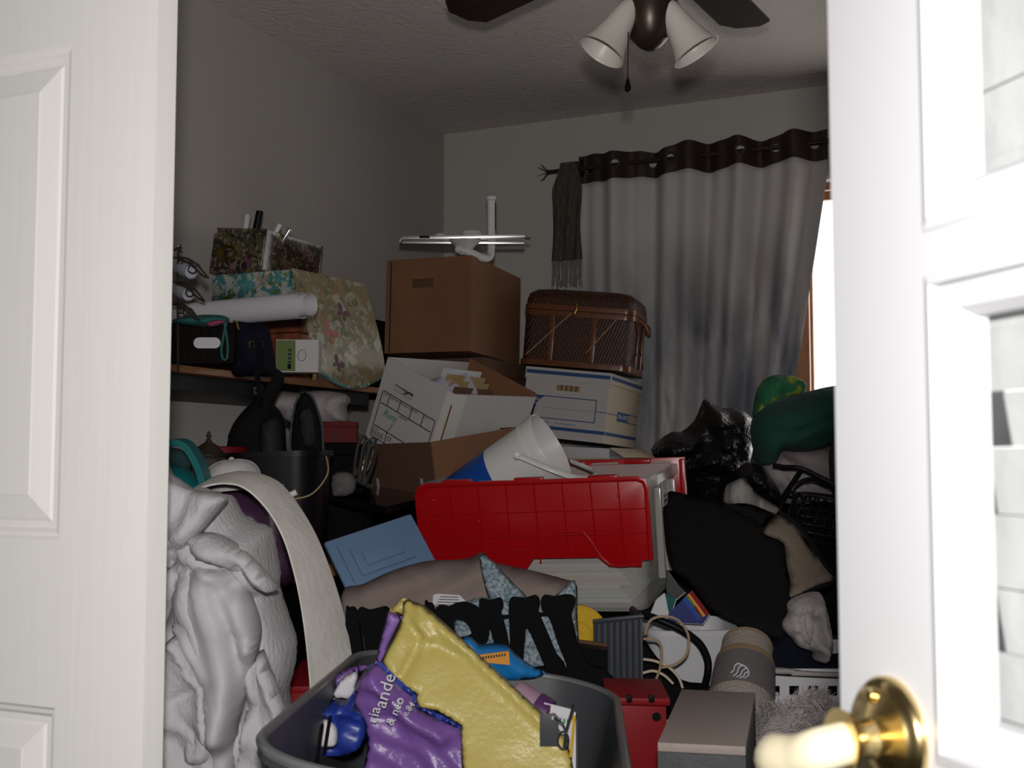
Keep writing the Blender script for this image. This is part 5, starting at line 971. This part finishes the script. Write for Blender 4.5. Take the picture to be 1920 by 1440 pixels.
for k in range(8): 
    a = g[0].lerp(g[1], (k+.5)/8); b = g[3].lerp(g[2], (k+.5)/8); wc('rib', MB().tube([a-FW*.001, b-FW*.001], .0032, 6), M['dnavy'], bc, smooth=True)
wc('floor_panel', MB().prism([g[3], g[2], g[2]+FW*.08, g[3]+FW*.08], UP, .005), M['dnavy'], bc)
# red cases
rc_ = root('red_tool_case', 'red plastic tool case low beside the grey tub', 'case', at(1200, 1400, 1.90)); d_ = 1.90
wc('body', MB().prism([at(x, y, d_) for x, y in ((1142,1322),(1250,1325),(1250,1480),(1142,1480))], FW, .12), M['dred'], rc_, bevel=.003)
wc('lid', MB().prism([at(x, y, d_-.004) for x, y in ((1140,1308),(1257,1310),(1257,1324),(1140,1321))], FW, .13), M['dred'], rc_, bevel=.003)
for x in (1180, 1222): wc('latch', MB().prism([at(x-6, 1305, d_-.006), at(x+6, 1305, d_-.006), at(x+5, 1318, d_-.006), at(x-5, 1318, d_-.006)], FW, .01), M['black'], rc_, bevel=.001)
for k in range(5): wc('print_line', MB().prism([at(1150, 1347+4*k, d_-.0008), at(1164-2*(k % 2), 1347+4*k, d_-.0008), at(1164-2*(k % 2), 1348.5+4*k, d_-.0008), at(1150, 1348.5+4*k, d_-.0008)], FW, .0005), M['paper'], rc_)
wc('dot_sticker', MB().lathe([(.0075,0),(.0075,.0006)], 20, axis_m(at(1231, 1344, d_), -FW)), M['black'], rc_)
r2 = root('red_storage_box', 'dark red box glimpsed between the robe and the tub', 'box', at(565, 1400, 2.08)); wc('body', MB().prism([at(x, y, 2.06) for x, y in ((530,1300),(600,1298),(600,1480),(530,1480))], FW, .2), M['dred'], r2, bevel=.003); wc('lid', MB().prism([at(x, y, 2.055) for x, y in ((528,1288),(602,1286),(602,1299),(528,1301))], FW, .21), M['dred'], r2, bevel=.003)

# ------------------------------------------------------------------ right hand heap
# white waste basket with papers
wb = root('white_wastebasket', 'white plastic wastebasket stuffed with booklets', 'basket', (0,0,0)); P = at(1283, 1165, 2.42); wbz = P.z; wb.location = P-ZZ*.26; wb.rotation_euler = (R_(4), 0, YAW+R_(6))
ob('body', tub(.185, .15, .26, .74, .045, .003, .004, 6, .012), M['grayw'], wb, smooth=True)
def card(n, lab, ctg, pts, d, m, th=.006, grp=None):
    r = base_root(n, lab, ctg, [at(x, y, d) for x, y in pts], grp); wc('cover', MB().prism([at(x, y, d) for x, y in pts], FW, th), m, r); wc('pages', MB().prism([at(x+1, y+1, d+th+.0002) for x, y in pts], FW, .003), M['paper'], r); return r
k1 = card('crayon_box', 'blue box with a rainbow stripe in the wastebasket', 'box', [(1250,1166),(1255,1150),(1297,1108),(1330,1152),(1318,1170)], 2.40, mat('royal_blue_print', (.012,.022,.14), .4))
for k, (m_, o) in enumerate((('dred', 0), ('orange', 7), ('leafgreen', 11), ('blue', 15))):
    wc('rainbow_stripe', MB().prism([at(x, y, 2.398-.0002*k) for x, y in ((1292-o*.8,1112+o*.8),(1298-o*.8,1107+o*.8),(1330-o,1150+o*.6),(1323-o,1154+o*.6))], FW, .0006), M[m_], k1)
wc('red_panel', MB().prism([at(x, y, 2.3975) for x, y in ((1297,1140),(1305,1136),(1317,1158),(1308,1165))], FW, .0006), M['dred'], k1)
card('white_booklet', 'white booklet with a barcode at the left of the wastebasket', 'booklet', [(1216,1160),(1230,1125),(1246,1112),(1256,1165)], 2.43, M['paper'])
wk_ = card('green_card', 'green card between the white booklet and the blue box', 'card', [(1250,1112),(1268,1122),(1262,1140),(1252,1160),(1248,1125)], 2.445, M['teal'])
card('grey_sleeve', 'grey plastic sleeve standing behind the blue box', 'sleeve', [(1252,1070),(1270,1095),(1285,1110),(1268,1124),(1250,1110)], 2.46, M['gray'])
bcs = MB()
for k in range(6): bcs.prism([at(1225+1.0*k, 1138, 2.4295), at(1225.5+1.0*k, 1138, 2.4295), at(1226.5+1.0*k, 1147, 2.4295), at(1226+1.0*k, 1147, 2.4295)], FW, .0003)
# hose and cables
bh_ = root('black_hose', 'thick black hose looping around the wastebasket', 'hose', at(1325, 1290, 2.2)); wc('hose', MB().tube([at(x, y, d) for x, y, d in ((1195,1150,2.3),(1230,1160,2.28),(1275,1180,2.27),(1310,1205,2.27),(1326,1235,2.27),(1327,1262,2.27),(1320,1290,2.28))], .0075, 10, smooth=6), M['black'], bh_, smooth=True); wc('hose_end', MB().tube([at(1321,1284,2.28), at(1319,1296,2.282)], .009, 10), M['blackm'], bh_, smooth=True)
for i, (pts, lab) in enumerate(((((1206,1236),(1230,1240),(1255,1252),(1272,1270),(1280,1290)), 'pale cable arching down from the ribbed crate'), (((1210,1190),(1218,1165),(1240,1156),(1270,1162),(1290,1190),(1288,1225),(1268,1245),(1240,1252)), 'tan cable coiled in a wide ring on the wastebasket'), (((1205,1262),(1225,1258),(1245,1266),(1262,1282)), 'short pale cable low by the ribbed crate'), (((1206,1198),(1230,1200),(1240,1215),(1238,1250),(1228,1280)), 'grey cable hanging straight beside the ribbed crate'))):
    o = ob('cable', MB().tube([at(x, y, 2.20-.004*i) for x, y in pts], .0026, 7, smooth=6), M['cardy' if i % 2 == 0 else 'jute'], smooth=True); setloc(o); o['label'] = lab; o['category'] = 'cable'; o['group'] = 'cables by the wastebasket'
cloth('shade_filler', 'added black lump standing for the shade below the cables', 'bag', [(1195,1190),(1230,1230),(1280,1275),(1330,1285),(1330,1330),(1195,1340)], 2.30, .02, M['blackm'], res=.02, rid=.01, back=.2)  # dark lump added where only shade fills the space below the cables
# rug
rg = cloth('charcoal_rug', 'folded charcoal rug with beige backing slung over the heap', 'rug', [(1248,925),(1300,930),(1335,936),(1372,948),(1412,962),(1442,985),(1470,1020),(1473,1060),(1481,1110),(1472,1165),(1468,1199),(1440,1192),(1365,1165),(1330,1140),(1290,1090),(1258,1062),(1246,1000)], 2.72, .03, M['rug'], d2=2.32, res=.016, nz=(.008,6), edge=.02, folds=[([(1360,950),(1440,1010),(1475,1100)], .02, .03)])
def rgl(n, o, d, m, t=.012, d2=None): wc(n, puff(o, d, t, d2=d2, res=.014, nz=(.006,8), edge=.012), m, rg, smooth=True, angle=180)
rgl('folded_corner', [(1355,948),(1400,944),(1440,958),(1452,964),(1442,970),(1428,992),(1432,1004),(1415,985),(1385,962)], 2.66, M['rug'], d2=2.6)
rgl('backing', [(1432,1000),(1448,972),(1464,965),(1488,982),(1512,1012),(1545,1060),(1566,1086),(1530,1100),(1484,1122),(1481,1090),(1474,1055),(1468,1018)], 2.52, M['rugb'], d2=2.34)
wc('edge_binding', MB().tube([at(x, y, d) for x, y, d in ((1462,963,2.50),(1490,980,2.49),(1516,1012,2.46),(1547,1058,2.40),(1567,1087,2.36),(1530,1103,2.35),(1482,1125,2.34))], .005, 6, smooth=4), M['rug'], rg, smooth=True)
cloth('striped_towel', 'pale striped towel tucked between rug and garbage bag', 'towel', [(1356,938),(1361,912),(1378,901),(1396,898),(1420,925),(1466,957),(1440,968),(1395,955),(1365,948)], 2.80, .03, mat('striped_cloth', (.30,.28,.25), .9, col2=(.13,.12,.13), cs=5, cstretch=(14,1,1)), res=.012, nz=(.01,14), rid=.008)
# garbage bags
cloth('garbage_bag', 'large shiny black garbage bag peaked beside the curtain', 'garbage bag', [(1220,843),(1257,811),(1278,809),(1300,790),(1312,765),(1320,749),(1333,755),(1350,764),(1380,766),(1400,775),(1414,792),(1414,820),(1405,855),(1395,885),(1375,905),(1362,930),(1345,950),(1300,945),(1262,915),(1248,880)], 3.25, .12, M['bagblk'], res=.011, nz=(.03,7), wr=(.030,-40,16,4), rid=.012, folds=[([(1335,770),(1345,830),(1360,880)], .03, .02), ([(1260,820),(1310,850),(1345,870)], .02, .02), ([(1345,870),(1400,845)], .02, .015)], back=.8, sm=3, group='black garbage bags')
cloth('garbage_bag', 'small black garbage bag knot in front of the wire rack', 'garbage bag', [(1372,897),(1398,868),(1430,876),(1448,898),(1464,925),(1458,948),(1430,945),(1400,928)], 2.92, .06, M['bagblk'], res=.012, nz=(.02,14), wr=(.014,-40,40,8), rid=.02, group='black garbage bags')
# clothes by the window
cloth('green_fleece', 'dark green fleece bundled below the bright window', 'fleece', [(1408,795),(1425,770),(1450,757),(1480,746),(1520,733),(1560,724),(1600,722),(1650,750),(1650,850),(1560,836),(1525,846),(1490,849),(1462,846),(1458,862),(1442,876),(1422,868),(1410,832)], 2.98, .11, M['dgreen'], res=.011, nz=(.015,8), wr=(.036,-18,16,3), rid=.006, back=.9, edge=.07)
cloth('green_yellow_jersey', 'green and yellow jersey on top of the green fleece', 'jersey', [(1412,782),(1416,742),(1425,720),(1445,705),(1475,703),(1500,710),(1512,722),(1503,742),(1470,750),(1435,772)], 3.16, .045, M['gy'], res=.008, nz=(.01,16), wr=(.036,25,26,6), rid=.008)
cloth('patterned_blanket', 'pale patterned blanket under the green fleece', 'blanket', [(1425,885),(1445,850),(1470,842),(1510,842),(1560,832),(1630,835),(1630,990),(1560,985),(1480,950),(1440,920)], 2.98, .05, M['wclothp'], res=.010, nz=(.012,12), wr=(.034,30,24,5), rid=.008, back=.6)
# wire rack
wk2 = root('black_wire_rack', 'black wire dish rack resting on the patterned blanket', 'wire rack', at(1520, 1060, 2.7)); 
def wt(n, pts, r=.004): return wc(n, MB().tube([at(x, y, d) for x, y, d in pts], r, 7, smooth=5), M['black'], wk2, smooth=True)
wt('rim_wire', ((1450,872,2.80),(1470,876,2.80),(1500,878,2.80),(1540,896,2.78),(1590,922,2.76)), .006); wt('side_wire', ((1502,880,2.80),(1488,902,2.78),(1466,934,2.74)), .006)
wt('arch_wire', ((1482,930,2.74),(1490,912,2.74),(1510,900,2.74),(1535,902,2.74),(1590,930,2.74)), .005)
for k in range(7): wt('cross_wire', ((1490+4*k, 925+14*k, 2.74-.012*k), (1530, 926+15*k, 2.735-.012*k), (1610, 940+15*k, 2.73-.012*k)), .0035)
for k in range(7): wt('plate_wire', ((1462+16*k, 960+8*k, 2.70), (1470+16*k, 935+6*k, 2.71), (1484+16*k, 922+4*k, 2.72), (1492+16*k, 945+6*k, 2.70), (1500+14*k, 1010+9*k, 2.66)), .003)
cloth('dark_gap_lump', 'added black lump standing for the shade beneath the wire rack', 'coat', [(1380,960),(1440,950),(1500,945),(1660,960),(1660,1180),(1560,1180),(1500,1120),(1420,1040)], 2.86, .03, M['blackm'], res=.02, rid=.01, d2=2.62)  # dark lump added for the shade under the rack, hides the floor
cloth('brown_cushion', 'dark brown cushion at the edge of the glazed door', 'cushion', [(1556,840),(1575,825),(1620,830),(1640,900),(1620,960),(1570,945),(1556,900)], 2.86, .05, mat('brown_cloth', (.05,.028,.018), .9), res=.02)
# white shirt, navy clothes, laundry basket
cloth('white_shirt', 'crumpled white shirt hanging out below the rug', 'shirt', [(1476,1132),(1490,1119),(1520,1110),(1540,1114),(1551,1150),(1559,1190),(1556,1222),(1545,1241),(1526,1238),(1522,1223),(1508,1217),(1495,1212),(1482,1196),(1468,1180),(1467,1166),(1476,1150)], 2.28, .05, M['wcloth'], res=.005, nz=(.010,16), wr=(.034,68,60,9), rid=.010, folds=[([(1500,1140),(1520,1170),(1510,1200)], -.014, .008), ([(1525,1130),(1538,1180),(1535,1230)], .012, .012)])
cloth('navy_trousers', 'dark navy trousers piled in the white laundry basket', 'trousers', [(1415,1172),(1445,1192),(1480,1185),(1540,1225),(1620,1225),(1640,1300),(1440,1290),(1425,1235)], 2.36, .03, M['navy'], res=.016, rid=.01, nz=(.012,10))
lb_ = root('white_laundry_basket', 'white plastic laundry basket with rows of square holes', 'laundry basket', at(1540, 1420, 2.3)); d_ = 2.24
k_ = d_/FPX; Lb = basis(RT, FW, UP, at(1436, 1400, d_)); wdt = 230*k_; hgt = (1400-1262)*k_
xs_b = [0]; zs_b = [0]
for i in range(6): xs_b += [(8+36*i)*k_, (26+36*i)*k_]
xs_b += [wdt]
for j in range(3): zs_b += [(15+40*j)*k_, (34+40*j)*k_]
zs_b += [hgt]
def lbc2(n, mb, m, **k): return wc(n, mb.xf(Lb), m, lb_, **k)
lbc2('front_wall', MB().cells(xs_b, zs_b, lambda i, j: not (i % 2 == 1 and j % 2 == 1), .003), M['grayw'])
lbc2('side_walls', MB().box((0,.003,0), (.003,.25,hgt)).box((wdt-.003,.003,0), (wdt,.25,hgt)).box((.003,.247,0), (wdt-.003,.25,hgt)).box((.003,.003,0), (wdt-.003,.247,.003)), M['grayw'])
lbc2('rim', MB().tube([Vector((0,-.003,hgt+.003)), Vector((wdt,-.003,hgt+.003)), Vector((wdt,.25,hgt+.003)), Vector((0,.25,hgt+.003))], .007, 8, closed=True), M['grayw'], smooth=True)
cloth('folded_sheet', 'white folded sheet edge along the laundry basket rim', 'sheet', [(1438,1252),(1470,1252),(1520,1258),(1600,1262),(1600,1272),(1520,1270),(1440,1264)], 2.225, .008, M['wcloth'], res=.008, nz=(.004,20))
# foam roll
fr_ = root('knit_roll', 'beige rolled knit with a grey band and zebra emblem', 'roll', at(1385, 1420, 2.05)); a, b = at(1402, 1204, 2.16), at(1378, 1420, 1.96); ax = (a-b).normalized(); LL_ = (a-b).length; Q = axis_m(b, ax); r_ = .051
wc('roll_body', MB().lathe([(r_*.9,0),(r_*1.12,LL_*.3),(r_*1.08,LL_*.6),(r_*.95,LL_*.85),(r_*.90,LL_*.93),(r_*.88,LL_*.985),(r_*.6,LL_)], 40, Q), M['foam'], fr_, smooth=True)
wc('grey_band', MB().lathe([(r_*1.15,LL_*.46),(r_*1.14,LL_*.52),(r_*1.09,LL_*.70),(r_*1.06,LL_*.76)], 40, Q), M['band'], fr_, smooth=True)
wc('tan_edge', MB().lathe([(r_*1.075,LL_*.755),(r_*1.05,LL_*.79),(r_*1.01,LL_*.81)], 40, Q), M['tanb'], fr_, smooth=True); wc('tan_edge', MB().lathe([(r_*.915,LL_*.955),(r_*.915,LL_*.965),(r_*.90,LL_*.975)], 40, Q), M['tanb'], fr_, smooth=True)
def onroll(px, py):  # point on the band's surface seen at a pixel
    r0 = ray(px, py).normalized(); o = CC-b; dv = r0-ax*r0.dot(ax); ov = o-ax*o.dot(ax); R2 = (r_*1.13)**2
    A_, B_, C_ = dv.dot(dv), 2*dv.dot(ov), ov.dot(ov)-R2; disc = max(0, B_*B_-4*A_*C_); return CC+r0*((-B_-math.sqrt(disc))/(2*A_))
for pts in (((1370,1262),(1376,1256),(1378,1248),(1384,1244)), ((1374,1268),(1382,1262),(1385,1252),(1392,1247)), ((1380,1270),(1388,1266),(1392,1258),(1400,1252)), ((1386,1272),(1394,1268),(1397,1262),(1404,1260)), ((1394,1273),(1400,1269),(1403,1266)), ((1384,1244),(1392,1247),(1400,1252),(1404,1260),(1403,1268))): wc('zebra_emblem', MB().tube([onroll(x, y) for x, y in pts], .0013, 5, smooth=3), M['paper'], fr_)
# beige box
T_ = [at(1278,1286,1.95), at(1416,1305,1.92)]; zt = (T_[0].z+T_[1].z)/2; N_, L0 = onz(1398,1400,zt), onz(1233,1392,zt)
T4 = [Vector((T_[0].x,T_[0].y,zt)), Vector((T_[1].x,T_[1].y,zt)), N_, L0]
bg = base_root('beige_board_box', 'low beige box with a bare lid beside the red case', 'box', [p-ZZ*.14 for p in T4]); wc('lid', MB().prism(T4, (0,0,-1), .012), M['beige'], bg, bevel=.001); wc('body', MB().prism([p-ZZ*.0125 for p in T4], (0,0,-1), .12), M['grayc'], bg, bevel=.001)
# fluffy slipper
fo_ = [(1420,1360),(1440,1342),(1468,1334),(1500,1316),(1530,1314),(1560,1330),(1585,1350),(1590,1480),(1425,1480)]
fp = root('fluffy_throw', 'fluffy pinkish grey faux-fur throw in front of the laundry basket', 'throw', at(1505, 1440, 1.9)); fm = puff(fo_, 1.93, .05, res=.014, nz=(.02,12))
fv = list(fm.v); wc('fur_body', fm, M['fur'], fp, smooth=True, angle=180); hair = MB(); loc_ = fp.location
for k in range(5200):
    v = random.choice(fv[:len(fv)//2]); p = v+Vector((random.uniform(-.009,.009), random.uniform(-.009,.009), random.uniform(-.009,.009)))
    cl = noise.noise_vector(p*22); dv = (-FW*.5+UP*.5+cl*1.3+Vector((random.gauss(0,.35), random.gauss(0,.35), random.gauss(0,.35)))).normalized(); L2 = random.uniform(.018,.036); s2 = dv.orthogonal().normalized()*.0011
    q = p+dv*L2*.55; e = p+dv*L2+Vector((0,0,-.004)); hair.add([p-s2-loc_, p+s2-loc_, q+s2*.7-loc_, q-s2*.7-loc_, e-loc_], [(0,1,2,3),(3,2,4)])
hme = bpy.data.meshes.new('fur_pile'); hme.from_pydata([tuple(v) for v in hair.v], [], hair.f); ob('fur_pile', hme, M['fur'], fp, kind='stuff')
# added unseen supports for the right hand heap, black standing in for shade
dr = root('black_dresser', 'added low dresser, black for shade, carrying the clothes by the window', 'dresser', (-.45, 3.20, 0), (0,0,R_(6)))
ob('carcass', MB().box((-.50,-.2,0), (.6,.45,.86)), M['blackm'], dr, bevel=.004)
for k in range(3): d__ = ob('drawer', MB().box((-.48,-.215,.06+.26*k), (.58,-.2005,.30+.26*k)), M['black'], dr, bevel=.003); ob('drawer_pull', MB().lathe([(.006,0),(.014,.014),(.004,.02)], 14, Matrix.Translation((0,-.215,.18+.26*k)) @ Matrix.Rotation(math.pi/2, 4, 'X')), M['dchrome'], d__, smooth=True)
st2 = root('storage_chest', 'added storage chest, dark for shade, under the rug and wastebasket', 'chest', (-.52, 2.40, 0), (0,0,R_(24)))
ob('body', MB().box((-.13,-.20,0), (.5,.25,.50)), M['blackm'], st2, bevel=.006); ob('lid', MB().box((-.135,-.205,.501), (.505,.255,.54)), M['blackm'], st2, bevel=.008)
st3 = root('dark_low_bench', 'added low bench, dark for shade, under the beige box and fur throw', 'bench', (-.36, 1.93, 0), (0,0,R_(24)))
ob('seat', MB().box((-.22,-.2,.50), (.38,.14,.54)), M['blackm'], st3, bevel=.006)
for x in (-.2, .34):
    for y in (-.18, .10): ob('leg', MB().box((x,y,0), (x+.03,y+.03,.499)), M['blackm'], st3)
st4 = root('dark_stool', 'added stool, dark for shade, buried under the grey robe', 'stool', (rbx.location.x, rbx.location.y, 0), (0,0,YAW))  # added under the robe, black like the shaded gap
ob('seat', MB().box((-.10,-.05,.50), (.10,.12,.54)), M['blackm'], st4, bevel=.01)
for x in (-.095, .07):
    for y in (-.045, .09): ob('leg', MB().box((x,y,0), (x+.025,y+.025,.499)), M['blackm'], st4)
